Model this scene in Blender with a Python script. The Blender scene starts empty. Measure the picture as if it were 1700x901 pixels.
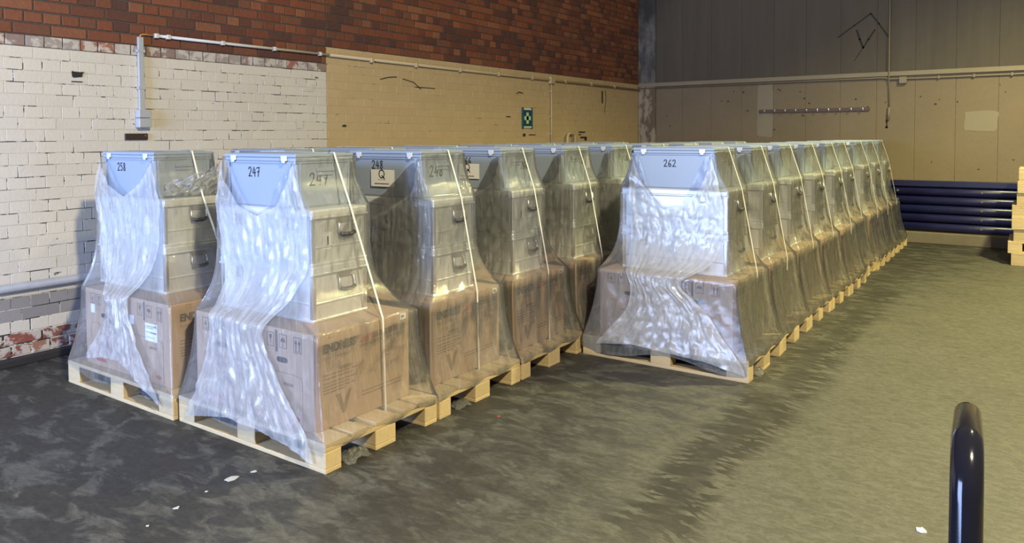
import bpy, math, random, zlib
from mathutils import Vector, Matrix, noise as mn

scene = bpy.context.scene
COL = scene.collection

# ------------------------------------------------------------------ camera
F_PX, CY = 1252.42, 272.6
PITCH, ROLL, YAW = 0.0378, -0.0051, 0.6068
CAM = Vector((2.6993, -2.3481, 1.5793))
fw = Vector((-math.sin(YAW), math.cos(YAW), 0)); rt = Vector((math.cos(YAW), math.sin(YAW), 0)); up = Vector((0, 0, 1))
fw2 = fw * math.cos(PITCH) - up * math.sin(PITCH); up2 = up * math.cos(PITCH) + fw * math.sin(PITCH)
rt3 = rt * math.cos(ROLL) + up2 * math.sin(ROLL); up3 = up2 * math.cos(ROLL) - rt * math.sin(ROLL)
cd = bpy.data.cameras.new('camera'); cam = bpy.data.objects.new('camera', cd); COL.objects.link(cam)
m = Matrix((rt3, up3, -fw2)).transposed().to_4x4(); m.translation = CAM; cam.matrix_world = m
cd.sensor_fit = 'HORIZONTAL'; cd.sensor_width = 36.0; cd.lens = F_PX / 1700 * 36
cd.shift_y = (CY - 450.5) / 1700; cd.clip_start = 0.05; cd.clip_end = 100
scene.camera = cam

# ------------------------------------------------------------------ world, lights, exposure
w = bpy.data.worlds.new('world'); scene.world = w; w.use_nodes = True
bg = w.node_tree.nodes['Background']; bg.inputs[0].default_value = (1.0, 0.95, 0.88, 1); bg.inputs[1].default_value = 0.12

def area_light(name, loc, target, sx, sy, power, col):
    d = bpy.data.lights.new(name, 'AREA'); d.shape = 'RECTANGLE'; d.size = sx; d.size_y = sy; d.energy = power; d.color = col
    o = bpy.data.objects.new(name, d); COL.objects.link(o); o.location = loc
    o.rotation_euler = (Vector(target) - Vector(loc)).to_track_quat('-Z', 'Y').to_euler(); return o
def point_light(name, loc, power, col, r):
    d = bpy.data.lights.new(name, 'POINT'); d.energy = power; d.color = col; d.shadow_soft_size = r
    o = bpy.data.objects.new(name, d); COL.objects.link(o); o.location = loc; return o
# daylight through the gate behind the photographer, and the hall's two yellowish high-bay lamps
area_light('gate_daylight', (-1.5, -5.6, 1.7), (-0.6, 2.0, 0.9), 3.6, 2.8, 820, (0.41, 0.57, 1.0))
def spot_light(name, loc, power, col, r, deg, blend):
    d = bpy.data.lights.new(name, 'SPOT'); d.energy = power; d.color = col; d.shadow_soft_size = r; d.spot_size = math.radians(deg); d.spot_blend = blend
    o = bpy.data.objects.new(name, d); COL.objects.link(o); o.location = loc; return o
point_light('high_bay_lamp', (4.4, -1.8, 4.6), 1900, (1.0, 0.88, 0.58), 0.16)
spot_light('high_bay_lamp', (4.2, 6.0, 5.6), 2500, (1.0, 0.93, 0.42), 0.14, 138, .6)

vs = scene.view_settings
vs.view_transform = 'Standard'; vs.look = 'None'; vs.exposure = 0.0; vs.gamma = 1.0; vs.use_curve_mapping = False
scene.cycles.transparent_max_bounces = 40
scene.cycles.max_bounces = 6
scene.cycles.use_denoising = True

# ------------------------------------------------------------------ materials
MATS = {}
def nodes_of(name):
    mt = bpy.data.materials.new(name); mt.use_nodes = True; nt = mt.node_tree
    return mt, nt, nt.nodes, nt.links, nt.nodes['Principled BSDF']
def N(nt, typ, **kw):
    n = nt.nodes.new(typ)
    for k, v in kw.items(): setattr(n, k, v)
    return n
def setin(n, **kw):
    for k, v in kw.items(): n.inputs[k.replace('_', ' ')].default_value = v
def math_n(nt, op, a, b=None, clamp=False):
    n = nt.nodes.new('ShaderNodeMath'); n.operation = op; n.use_clamp = clamp
    for i, x in enumerate((a, b)):
        if x is None: continue
        if isinstance(x, (int, float)): n.inputs[i].default_value = x
        else: nt.links.new(x, n.inputs[i])
    return n.outputs[0]
def mixc(nt, fac, a, b, blend='MIX'):
    n = nt.nodes.new('ShaderNodeMix'); n.data_type = 'RGBA'; n.blend_type = blend; n.clamp_factor = True
    for s, x in ((n.inputs[0], fac), (n.inputs[6], a), (n.inputs[7], b)):
        if isinstance(x, (int, float)): s.default_value = x
        elif isinstance(x, tuple): s.default_value = (*x, 1) if len(x) == 3 else x
        else: nt.links.new(x, s)
    return n.outputs[2]
def ramp(nt, fac, lo, hi):
    n = nt.nodes.new('ShaderNodeMapRange'); n.clamp = True; n.interpolation_type = 'SMOOTHSTEP'
    n.inputs[1].default_value = lo; n.inputs[2].default_value = hi; nt.links.new(fac, n.inputs[0]); return n.outputs[0]
def noise_n(nt, scale, detail=4, rough=.55, vec=None, dist=0.0):
    n = nt.nodes.new('ShaderNodeTexNoise'); n.inputs['Scale'].default_value = scale; n.inputs['Detail'].default_value = detail
    n.inputs['Roughness'].default_value = rough; n.inputs['Distortion'].default_value = dist
    if vec is not None: nt.links.new(vec, n.inputs['Vector'])
    return n.outputs['Fac']
def pos_n(nt): return nt.nodes.new('ShaderNodeNewGeometry').outputs['Position']
def sep_n(nt, v):
    n = nt.nodes.new('ShaderNodeSeparateXYZ'); nt.links.new(v, n.inputs[0]); return n.outputs
def scale_vec(nt, v, s):
    n = nt.nodes.new('ShaderNodeMapping'); n.inputs['Scale'].default_value = s; nt.links.new(v, n.inputs['Vector']); return n.outputs[0]
def bump_n(nt, h, strength, dist, bsdf):
    n = nt.nodes.new('ShaderNodeBump'); n.inputs['Strength'].default_value = strength; n.inputs['Distance'].default_value = dist
    nt.links.new(h, n.inputs['Height']); nt.links.new(n.outputs[0], bsdf.inputs['Normal']); return n
def simple(name, col, rough=.6, metal=0.0, vary=0.0, vscale=6, bump=0.0, bscale=60, world=False, spec=.5, objrand=0.0, stretch=None):
    mt, nt, ns, ln, b = nodes_of(name)
    setin(b, Roughness=rough, Metallic=metal); b.inputs['Specular IOR Level'].default_value = spec
    tc = nt.nodes.new('ShaderNodeTexCoord'); v = pos_n(nt) if world else tc.outputs['Object']
    if stretch: v = scale_vec(nt, v, stretch)
    c = tuple(col)
    src = None
    if vary:
        f = noise_n(nt, vscale, 5, .6, v)
        src = mixc(nt, f, tuple(max(0, x * (1 - vary)) for x in c), tuple(min(1, x * (1 + vary)) for x in c))
    if objrand:
        oi = nt.nodes.new('ShaderNodeObjectInfo')
        k = math_n(nt, 'MULTIPLY_ADD', oi.outputs['Random'], 2 * objrand); nt.nodes[-1].inputs[2].default_value = 1 - objrand
        cb = nt.nodes.new('ShaderNodeCombineXYZ')
        for i in range(3): ln.new(k, cb.inputs[i])
        src = mixc(nt, 1.0, src if src is not None else c, cb.outputs[0], 'MULTIPLY')
    if src is not None: ln.new(src, b.inputs['Base Color'])
    else: b.inputs['Base Color'].default_value = (*c, 1)
    if bump: bump_n(nt, noise_n(nt, bscale, 4, .6, v), bump, .01, b)
    MATS[name] = mt; return mt

simple('wood', (.56, .425, .235), .75, vary=.22, vscale=3.0, bump=.25, bscale=40, objrand=.14, stretch=(3, 14, 14))
simple('carton', (.42, .285, .18), .72, vary=.06, vscale=3, bump=.06, bscale=30)
simple('carton_tape', (.34, .23, .15), .35)
simple('ink', (.10, .070, .055), .8)
simple('ink_faint', (.235, .145, .09), .8)
simple('ink_red', (.42, .09, .06), .8)
simple('hole_dark', (.02, .016, .014), .9)
simple('alu', (.70, .71, .71), .38, metal=.35, vary=.05, vscale=4, bump=.04, bscale=90)
simple('alu_edge', (.86, .87, .88), .2, metal=.9)
simple('grip_dark', (.06, .06, .065), .5)
simple('steel', (.62, .62, .62), .3, metal=.9)
simple('crate', (.29, .345, .43), .42, vary=.04, vscale=5, bump=.02, bscale=160)
simple('crate_clasp', (.62, .63, .66), .25)
simple('marker', (.015, .015, .02), .6)
simple('paper', (.78, .78, .78), .6)
simple('strap', (.86, .86, .84), .35)
simple('conduit_grey', (.42, .43, .45), .45, vary=.1)
simple('conduit_white', (.62, .60, .55), .45, vary=.1)
simple('conduit_yellow', (.50, .385, .215), .5, vary=.1, world=True)
simple('conduit_beige', (.20, .165, .115), .6, vary=.12, world=True)
simple('orange_cable', (.55, .26, .05), .5)
simple('lower_pipe', (.30, .28, .26), .5, vary=.3, vscale=9, world=True)
simple('plate_brown', (.045, .025, .022), .5)
simple('sign_teal', (.008, .07, .10), .35)
simple('sign_green', (.50, .68, .36), .5)
simple('sign_white', (.7, .72, .68), .5)
simple('rack_wood', (.085, .045, .022), .5, vary=.3, vscale=8, stretch=(2, 10, 10))
simple('hook_metal', (.75, .73, .68), .25, metal=.8)
simple('blue_steel', (.012, .014, .075), .33, vary=.35, vscale=5, bump=.03)
simple('kerb_concrete', (.16, .135, .11), .85, vary=.25, vscale=5, bump=.3, world=True)
simple('soot', (.028, .025, .024), .9)
simple('black_paint', (.008, .008, .014), .13)
simple('rubber', (.02, .02, .02), .8)
simple('plate_steel', (.12, .12, .13), .5)
simple('chip_white', (.55, .54, .50), .7)
simple('chip_red', (.35, .06, .06), .7)

def brick_mats():
    # red face brick: tone per brick in the attribute, kiln mottling on top
    mt, nt, ns, ln, b = nodes_of('brick_red'); at = N(nt, 'ShaderNodeAttribute', attribute_name='tone')
    p = pos_n(nt); f = noise_n(nt, 26, 5, .65, p); g = noise_n(nt, 1.1, 3, .5, p)
    c = mixc(nt, .8, at.outputs['Color'], mixc(nt, f, (.36, .34, .34), (.82, .82, .82)), 'MULTIPLY')
    c = mixc(nt, math_n(nt, 'MULTIPLY', ramp(nt, g, .35, .75), .35), c, (.06, .035, .03))
    sp = noise_n(nt, 11, 2, .4, p); c = mixc(nt, ramp(nt, sp, .80, .83), c, (.55, .50, .45))
    ln.new(c, b.inputs['Base Color']); setin(b, Roughness=.82); bump_n(nt, f, .5, .006, b); MATS['brick_red'] = mt
    for nm, c0, c1, dark, thr in (('brick_white', (.60, .555, .495), (.68, .64, .585), (.10, .085, .075), .70), ('brick_yellow', (.50, .37, .205), (.57, .43, .24), (.09, .07, .045), .75)):
        mt, nt, ns, ln, b = nodes_of(nm); p = pos_n(nt); at = N(nt, 'ShaderNodeAttribute', attribute_name='tone')
        f = noise_n(nt, 3, 5, .6, p); c = mixc(nt, f, c0, c1)
        c = mixc(nt, 1.0, c, at.outputs['Color'], 'MULTIPLY')
        chip = noise_n(nt, 9, 5, .62, scale_vec(nt, p, (1, .6, 1.4))); c = mixc(nt, ramp(nt, chip, thr, thr + .03), c, dark)
        ln.new(c, b.inputs['Base Color']); setin(b, Roughness=.6); bump_n(nt, noise_n(nt, 40, 4, .6, p), .35, .005, b); MATS[nm] = mt
    mt, nt, ns, ln, b = nodes_of('brick_worn'); p = pos_n(nt); at = N(nt, 'ShaderNodeAttribute', attribute_name='tone')
    f = noise_n(nt, 9, 5, .65, p, .5); c = mixc(nt, .6, at.outputs['Color'], mixc(nt, noise_n(nt, 30, 4, .6, p), (.6, .6, .6), (1.35, 1.35, 1.35)), 'MULTIPLY')
    c = mixc(nt, math_n(nt, 'MULTIPLY', ramp(nt, f, .47, .56), .85), c, (.56, .52, .48)); ln.new(c, b.inputs['Base Color']); setin(b, Roughness=.8); bump_n(nt, f, .5, .006, b); MATS['brick_worn'] = mt
    # mortar beds
    simple('mortar_dark', (.085, .07, .062), .95, vary=.4, vscale=30, bump=.4, world=True)
    for nm, light, dark, lo in (('mortar_white', (.61, .57, .515), (.045, .04, .036), .515), ('mortar_yellow', (.51, .38, .21), (.09, .065, .04), .59)):
        mt, nt, ns, ln, b = nodes_of(nm); p = pos_n(nt); f = noise_n(nt, 6, 4, .7, scale_vec(nt, p, (1, .8, 2.4)))
        ln.new(mixc(nt, ramp(nt, f, lo, lo + .05), light, dark), b.inputs['Base Color']); setin(b, Roughness=.8); MATS[nm] = mt
brick_mats()

def backwall_mat():
    mt, nt, ns, ln, b = nodes_of('back_concrete'); p = pos_n(nt); x, y, z = sep_n(nt, p)
    n1 = noise_n(nt, 1.3, 6, .6, p); n2 = noise_n(nt, 18, 4, .6, p); streak = noise_n(nt, 2.2, 5, .6, scale_vec(nt, p, (3, 1, .25)))
    low = mixc(nt, n1, (.15, .115, .078), (.215, .168, .112))
    high = mixc(nt, streak, (.064, .052, .040), (.108, .090, .070))
    c = mixc(nt, math_n(nt, 'GREATER_THAN', z, 2.488), low, high)
    c = mixc(nt, math_n(nt, 'MULTIPLY', ramp(nt, n2, .5, .75), .22), c, (.10, .09, .08))
    speck = noise_n(nt, 7, 3, .5, scale_vec(nt, p, (1, 1, 1.6))); c = mixc(nt, ramp(nt, speck, .735, .76), c, (.06, .05, .045))
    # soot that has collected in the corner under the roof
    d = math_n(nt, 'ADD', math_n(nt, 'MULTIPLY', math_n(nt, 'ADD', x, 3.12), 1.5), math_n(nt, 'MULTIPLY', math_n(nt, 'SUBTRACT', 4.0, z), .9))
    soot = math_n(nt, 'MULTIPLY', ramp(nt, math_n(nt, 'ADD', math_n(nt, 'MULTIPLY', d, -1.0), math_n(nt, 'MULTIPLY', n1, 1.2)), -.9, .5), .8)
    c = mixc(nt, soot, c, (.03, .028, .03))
    ln.new(c, b.inputs['Base Color']); setin(b, Roughness=.85); bump_n(nt, n2, .25, .006, b); MATS['back_concrete'] = mt
    mt, nt, ns, ln, b = nodes_of('peeling_plaster'); p = pos_n(nt); x, y, z = sep_n(nt, p)
    f = noise_n(nt, 5, 6, .65, scale_vec(nt, p, (1.6, 1, .6)))
    lo = mixc(nt, ramp(nt, f, .45, .55), (.14, .10, .07), (.31, .26, .19)); hi = mixc(nt, ramp(nt, f, .4, .65), (.07, .065, .06), (.16, .15, .14))
    c = mixc(nt, math_n(nt, 'GREATER_THAN', z, 2.488), lo, hi)
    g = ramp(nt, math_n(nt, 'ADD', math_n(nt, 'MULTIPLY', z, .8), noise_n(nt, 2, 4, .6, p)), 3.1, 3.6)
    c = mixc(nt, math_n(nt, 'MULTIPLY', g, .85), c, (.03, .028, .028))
    ln.new(c, b.inputs['Base Color']); setin(b, Roughness=.85); MATS['peeling_plaster'] = mt
    simple('band_paint', (.235, .195, .135), .7, vary=.15, vscale=3, bump=.15, world=True)
    simple('patch_paint', (.225, .19, .14), .75, vary=.08, vscale=4, world=True)
    simple('joint_dark', (.12, .10, .08), .9)
backwall_mat()

def floor_mat():
    mt, nt, ns, ln, b = nodes_of('floor_concrete'); p = pos_n(nt); x, y, z = sep_n(nt, p)
    big = noise_n(nt, .8, 5, .6, p); mid = noise_n(nt, 5.0, 5, .62, scale_vec(nt, p, (.75, 1.35, 1)), .6); fine = noise_n(nt, 60, 3, .6, p)
    base = mixc(nt, big, (.092, .087, .064), (.142, .135, .102))
    base = mixc(nt, math_n(nt, 'MULTIPLY', ramp(nt, noise_n(nt, 6.5, 6, .7, scale_vec(nt, p, (.6, 1.5, 1)), .4), .5, .75), .45), base, (.075, .068, .047))
    base = mixc(nt, math_n(nt, 'MULTIPLY', ramp(nt, fine, .35, .7), .25), base, (.08, .073, .053))
    # oily, trodden part of the floor towards the wall and the loading side
    edge = math_n(nt, 'ADD', math_n(nt, 'ADD', x, math_n(nt, 'MULTIPLY', y, -.16)), math_n(nt, 'MULTIPLY', big, 1.3))
    grime = math_n(nt, 'SUBTRACT', 1.0, ramp(nt, edge, .2, 2.3))
    patch = ramp(nt, math_n(nt, 'ADD', mid, math_n(nt, 'MULTIPLY', grime, .12)), .52, .64)
    dirt = math_n(nt, 'MULTIPLY', patch, math_n(nt, 'MULTIPLY_ADD', grime, .85))
    nt.nodes[-1].inputs[2].default_value = .0
    for q in nt.nodes:
        if q.type == 'MATH' and q.operation == 'MULTIPLY_ADD': q.inputs[2].default_value = .10
    grey = mixc(nt, math_n(nt, 'MULTIPLY', grime, .72), base, (.082, .080, .076))
    mot = ramp(nt, noise_n(nt, 8.0, 4, .6, scale_vec(nt, p, (.6, 1.6, 1)), .6), .45, .60)
    grey = mixc(nt, math_n(nt, 'MULTIPLY', mot, math_n(nt, 'MULTIPLY', grime, .6)), grey, (.040, .038, .035))
    c = mixc(nt, dirt, grey, (.030, .028, .026))
    gr = noise_n(nt, 26, 6, .72, scale_vec(nt, p, (.7, 1.3, 1)), .8); c = mixc(nt, .45, c, mixc(nt, ramp(nt, gr, .36, .62), (1.45, 1.45, 1.43), (.55, .55, .55)), 'MULTIPLY')
    # tyre tracks with lug prints
    wob = math_n(nt, 'MULTIPLY', math_n(nt, 'SUBTRACT', noise_n(nt, 1.3, 3, .5, p), .5), .25)
    for xc, hw, bend, amt, y0, y1 in ((1.43, .20, .0, .9, -.1, 9.0), (.55, .26, .0, .6, -.8, 2.6), (1.02, .16, .0, .4, -.6, 2.6)):
        dx = math_n(nt, 'ABSOLUTE', math_n(nt, 'ADD', math_n(nt, 'SUBTRACT', x, xc), wob))
        band = math_n(nt, 'SUBTRACT', 1.0, ramp(nt, dx, hw * .55, hw * 1.25))
        ph = math_n(nt, 'ADD', math_n(nt, 'MULTIPLY', y, 105.0), math_n(nt, 'ADD', math_n(nt, 'MULTIPLY', dx, 45.0), math_n(nt, 'MULTIPLY', mid, 16.0)))
        lug = ramp(nt, noise_n(nt, 1.0, 3, .55, scale_vec(nt, p, (5.5, 17, 1)), .35), .46, .53)
        lug = math_n(nt, 'MAXIMUM', lug, math_n(nt, 'MULTIPLY', ramp(nt, math_n(nt, 'SINE', ph), .1, .6), ramp(nt, noise_n(nt, 3.5, 3, .5, p), .42, .55)))
        core = math_n(nt, 'SUBTRACT', 1.0, ramp(nt, dx, hw * .1, hw * .5))
        lug = math_n(nt, 'MAXIMUM', lug, math_n(nt, 'MULTIPLY', core, .75))
        ends = math_n(nt, 'MULTIPLY', ramp(nt, y, y0, y0 + .8), math_n(nt, 'SUBTRACT', 1.0, ramp(nt, y, y1 - 2.5, y1)))
        pat = ramp(nt, noise_n(nt, 2.3, 4, .6, p), .25, .5)
        f = math_n(nt, 'MULTIPLY', math_n(nt, 'MULTIPLY', band, lug), math_n(nt, 'MULTIPLY', math_n(nt, 'MULTIPLY', ends, pat), amt))
        c = mixc(nt, f, c, (.030, .026, .019))
    sp = noise_n(nt, 38, 2, .4, p); c = mixc(nt, ramp(nt, sp, .80, .83), c, (.30, .29, .26))
    ln.new(c, b.inputs['Base Color'])
    r = nt.nodes.new('ShaderNodeMapRange'); ln.new(mid, r.inputs[0]); r.inputs[3].default_value = .8; r.inputs[4].default_value = .5; ln.new(r.outputs[0], b.inputs['Roughness'])
    h = math_n(nt, 'ADD', math_n(nt, 'MULTIPLY', mid, 1.0), math_n(nt, 'MULTIPLY', fine, .25)); bump_n(nt, h, .45, .012, b)
    MATS['floor_concrete'] = mt
floor_mat()

def film_mat(name, haze0, haze1, rough=.14):
    mt, nt, ns, ln, b = nodes_of(name); ns.remove(b); out = ns['Material Output']
    tc = nt.nodes.new('ShaderNodeTexCoord'); v = tc.outputs['Object']
    at = N(nt, 'ShaderNodeAttribute', attribute_name='density'); d = at.outputs['Fac']
    uv = nt.nodes.new('ShaderNodeUVMap'); uv.uv_map = 'film'
    s1 = noise_n(nt, 1.0, 6, .62, scale_vec(nt, uv.outputs[0], (34, 3.0, 1)), .4)
    s2 = noise_n(nt, 9, 5, .6, v, 1.2)
    s3 = noise_n(nt, 1.0, 4, .55, scale_vec(nt, uv.outputs[0], (90, 6.0, 1)), .2)
    st = math_n(nt, 'ADD', math_n(nt, 'MULTIPLY', ramp(nt, s1, .42, .72), .6), math_n(nt, 'MULTIPLY', ramp(nt, s2, .48, .72), .5))
    h = math_n(nt, 'MULTIPLY', d, math_n(nt, 'MULTIPLY_ADD', st, haze1 * .75)); nt.nodes[-2].inputs[2].default_value = haze1 * .5
    for q in nt.nodes:
        if q.type == 'MATH' and q.operation == 'MULTIPLY_ADD': q.inputs[2].default_value = haze1 * .5
    haze = math_n(nt, 'ADD', h, math_n(nt, 'MULTIPLY_ADD', st, haze0), True)
    for q in nt.nodes:
        if q.type == 'MATH' and q.operation == 'MULTIPLY_ADD' and abs(q.inputs[1].default_value - haze0) < 1e-6: q.inputs[2].default_value = haze0 * .75
    tr = nt.nodes.new('ShaderNodeBsdfTransparent'); tr.inputs[0].default_value = (.97, .97, .965, 1)
    df = nt.nodes.new('ShaderNodeBsdfDiffuse'); df.inputs[0].default_value = (.86, .86, .85, 1)
    tl = nt.nodes.new('ShaderNodeBsdfTranslucent'); tl.inputs[0].default_value = (.86, .86, .85, 1)
    gl = nt.nodes.new('ShaderNodeBsdfGlossy'); gl.inputs['Roughness'].default_value = rough
    bm = nt.nodes.new('ShaderNodeBump'); bm.inputs['Strength'].default_value = .4; bm.inputs['Distance'].default_value = .012
    ln.new(math_n(nt, 'ADD', math_n(nt, 'MULTIPLY', s3, .35), math_n(nt, 'MULTIPLY', s2, .8)), bm.inputs['Height'])
    for q in (df, tl, gl): ln.new(bm.outputs[0], q.inputs['Normal'])
    m1 = nt.nodes.new('ShaderNodeMixShader'); m1.inputs[0].default_value = .35; ln.new(df.outputs[0], m1.inputs[1]); ln.new(tl.outputs[0], m1.inputs[2])
    m2 = nt.nodes.new('ShaderNodeMixShader'); ln.new(haze, m2.inputs[0]); ln.new(tr.outputs[0], m2.inputs[1]); ln.new(m1.outputs[0], m2.inputs[2])
    fr = nt.nodes.new('ShaderNodeFresnel'); fr.inputs[0].default_value = 1.45; ln.new(bm.outputs[0], fr.inputs['Normal'])
    m3 = nt.nodes.new('ShaderNodeMixShader'); ln.new(math_n(nt, 'MULTIPLY', fr.outputs[0], 1.25, True), m3.inputs[0]); ln.new(m2.outputs[0], m3.inputs[1]); ln.new(gl.outputs[0], m3.inputs[2])
    ln.new(m3.outputs[0], out.inputs['Surface']); MATS[name] = mt
film_mat('film', .16, .85, .07)
film_mat('film_bunched', .42, 1.2, .12)

# ------------------------------------------------------------------ mesh helpers
class MB:
    def __init__(s): s.v = []; s.f = []; s.m = []; s.sm = []
    def poly(s, pts, mi=0, smooth=False):
        k = len(s.v); s.v += [tuple(p) for p in pts]; s.f.append(tuple(range(k, k + len(pts)))); s.m.append(mi); s.sm.append(smooth)
    def box(s, x0, x1, y0, y1, z0, z1, c=0.0, mi=0, taper=0.0):
        """box with chamfered edges (c) and optional taper towards the bottom"""
        k = len(s.v)
        if c <= 0:
            t = taper
            P = [(x0 + t, y0 + t, z0), (x1 - t, y0 + t, z0), (x1 - t, y1 - t, z0), (x0 + t, y1 - t, z0), (x0, y0, z1), (x1, y0, z1), (x1, y1, z1), (x0, y1, z1)]
            Fc = [(0, 3, 2, 1), (4, 5, 6, 7), (0, 1, 5, 4), (1, 2, 6, 5), (2, 3, 7, 6), (3, 0, 4, 7)]
        else:
            def ring(z, i, t): return [(x0 + i + t, y0 + c + t, z), (x0 + c + t, y0 + i + t, z), (x1 - c - t, y0 + i + t, z), (x1 - i - t, y0 + c + t, z), (x1 - i - t, y1 - c - t, z), (x1 - c - t, y1 - i - t, z), (x0 + c + t, y1 - i - t, z), (x0 + i + t, y1 - c - t, z)]
            P = ring(z0, c * .7, taper) + ring(z0 + c, 0, taper) + ring(z1 - c, 0, 0) + ring(z1, c * .7, 0)
            Fc = [tuple(reversed(range(8))), tuple(range(24, 32))]
            for r in range(3):
                for i in range(8):
                    j = (i + 1) % 8; Fc.append((r * 8 + i, r * 8 + j, r * 8 + 8 + j, r * 8 + 8 + i))
        s.v += P
        for q in Fc: s.f.append(tuple(k + i for i in q)); s.m.append(mi); s.sm.append(False)
    def tube(s, pts, r, n=10, mi=0, caps=True):
        pts = [Vector(p) for p in pts]; k = len(s.v); rs = r if isinstance(r, (list, tuple)) else [r] * len(pts)
        prev = None
        for i, p in enumerate(pts):
            t = (pts[min(i + 1, len(pts) - 1)] - pts[max(i - 1, 0)]).normalized()
            if prev is None:
                a = Vector((0, 0, 1)) if abs(t.z) < .9 else Vector((1, 0, 0)); u = t.cross(a).normalized()
            else: u = (prev - t * prev.dot(t)).normalized()
            prev = u; v = t.cross(u)
            for j in range(n):
                an = 2 * math.pi * j / n; s.v.append(tuple(p + (u * math.cos(an) + v * math.sin(an)) * rs[i]))
        for i in range(len(pts) - 1):
            for j in range(n):
                jj = (j + 1) % n; s.f.append((k + i * n + j, k + i * n + jj, k + (i + 1) * n + jj, k + (i + 1) * n + j)); s.m.append(mi); s.sm.append(True)
        if caps:
            s.f.append(tuple(reversed(range(k, k + n)))); s.m.append(mi); s.sm.append(False)
            e = k + (len(pts) - 1) * n; s.f.append(tuple(range(e, e + n))); s.m.append(mi); s.sm.append(False)
    def mesh(s, name, mats):
        me = bpy.data.meshes.new(name); me.from_pydata(s.v, [], s.f)
        for q in mats: me.materials.append(MATS[q])
        me.polygons.foreach_set('material_index', s.m); me.polygons.foreach_set('use_smooth', s.sm); me.update(); return me
def link(name, me, parent=None, loc=(0, 0, 0), rotz=0.0):
    o = bpy.data.objects.new(name, me); COL.objects.link(o); o.location = loc; o.rotation_euler = (0, 0, rotz); o.parent = parent; return o
def tag(o, label, cat, group=None):
    o['label'] = label; o['category'] = cat
    if group: o['group'] = group
    return o
def struct(o): o['kind'] = 'structure'; return o
def solo(name, mb, mats, parent=None, loc=(0, 0, 0)): return link(name, mb.mesh(name, mats), parent, loc)

def text_mesh(body, size, bold=0.0):
    cu = bpy.data.curves.new('lettering', 'FONT'); cu.body = body; cu.size = size; cu.offset = bold; cu.resolution_u = 3
    o = bpy.data.objects.new('lettering', cu); COL.objects.link(o)
    dg = bpy.context.evaluated_depsgraph_get(); dg.update()
    me = bpy.data.meshes.new_from_object(o.evaluated_get(dg))
    vs_ = [(v.co.x, v.co.y) for v in me.vertices]; fs = [tuple(p.vertices) for p in me.polygons]
    bpy.data.objects.remove(o); bpy.data.curves.remove(cu); bpy.data.meshes.remove(me)
    return vs_, fs
class Flat:
    """flat print on a face: 2-D shapes in (u, v), mapped to 3-D by fn"""
    def __init__(s, fn): s.fn = fn; s.mb = MB()
    def quad(s, u0, u1, v0, v1, mi=0): s.mb.poly([s.fn(u0, v0), s.fn(u1, v0), s.fn(u1, v1), s.fn(u0, v1)], mi)
    def stroke(s, pts, wd, mi=0):
        for (a, b), (c, d) in zip(pts[:-1], pts[1:]):
            l = math.hypot(c - a, d - b) or 1e-6; nx, ny = -(d - b) / l * wd / 2, (c - a) / l * wd / 2; ex, ey = (c - a) / l * wd * .3, (d - b) / l * wd * .3
            s.mb.poly([s.fn(a - ex + nx, b - ey + ny), s.fn(a - ex - nx, b - ey - ny), s.fn(c + ex - nx, d + ey - ny), s.fn(c + ex + nx, d + ey + ny)], mi)
    def frame(s, u0, u1, v0, v1, t, mi=0): s.stroke([(u0, v0), (u1, v0), (u1, v1), (u0, v1), (u0, v0)], t, mi)
    def text(s, body, u, v, size, mi=0, bold=0.0, sx=1.0):
        vv, ff = text_mesh(body, size, bold); k = len(s.mb.v); s.mb.v += [s.fn(u + a * sx, v + b) for a, b in vv]
        for q in ff: s.mb.f.append(tuple(k + i for i in q)); s.mb.m.append(mi); s.mb.sm.append(False)
    def oval(s, u, v, ru, rv, mi=0, n=14, p=2.0):
        pts = []
        for i in range(n * 2):
            a = math.pi * i / n; ca, sa = math.cos(a), math.sin(a)
            pts.append(s.fn(u + ru * math.copysign(abs(ca) ** (2 / p), ca), v + rv * math.copysign(abs(sa) ** (2 / p), sa)))
        s.mb.poly(pts, mi)

# ------------------------------------------------------------------ floor
XW, YB = -3.12, 10.0
mb = MB(); mb.poly([(-3.6, -4.5, 0), (7, -4.5, 0), (7, 10.4, 0), (-3.6, 10.4, 0)])
struct(solo('floor', mb, ['floor_concrete']))

# ------------------------------------------------------------------ left brick wall
CH = 1 / 12.0; ZO = -0.028; WY0, WY1, WZ1 = -2.2, YB, 4.33; YSPLIT = 2.80
ZRED, ZYEL = 28 * CH + ZO, 30 * CH + ZO
def zone(y, z):
    if y > YSPLIT: return 'yellow' if z < ZYEL else 'red'
    if z > ZRED: return 'red'
    if z > ZRED - CH: return 'worn'
    return 'white'
mb = MB()
def wq(y0, y1, z0, z1, mi, x=XW - .007): mb.poly([(x, y0, z0), (x, y1, z0), (x, y1, z1), (x, y0, z1)], mi)
wq(WY0, YSPLIT, 0, ZRED - CH, 1, XW - .0055); wq(WY0, YSPLIT, ZRED - CH, WZ1, 0); wq(YSPLIT, WY1, 0, ZYEL, 2, XW - .0045); wq(YSPLIT, WY1, ZYEL, WZ1, 0)
mb.box(XW - .3, XW - .008, WY0, WY1, 0, WZ1, 0, 0)
wall_left = struct(solo('wall_left', mb, ['mortar_dark', 'mortar_white', 'mortar_yellow']))

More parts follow.
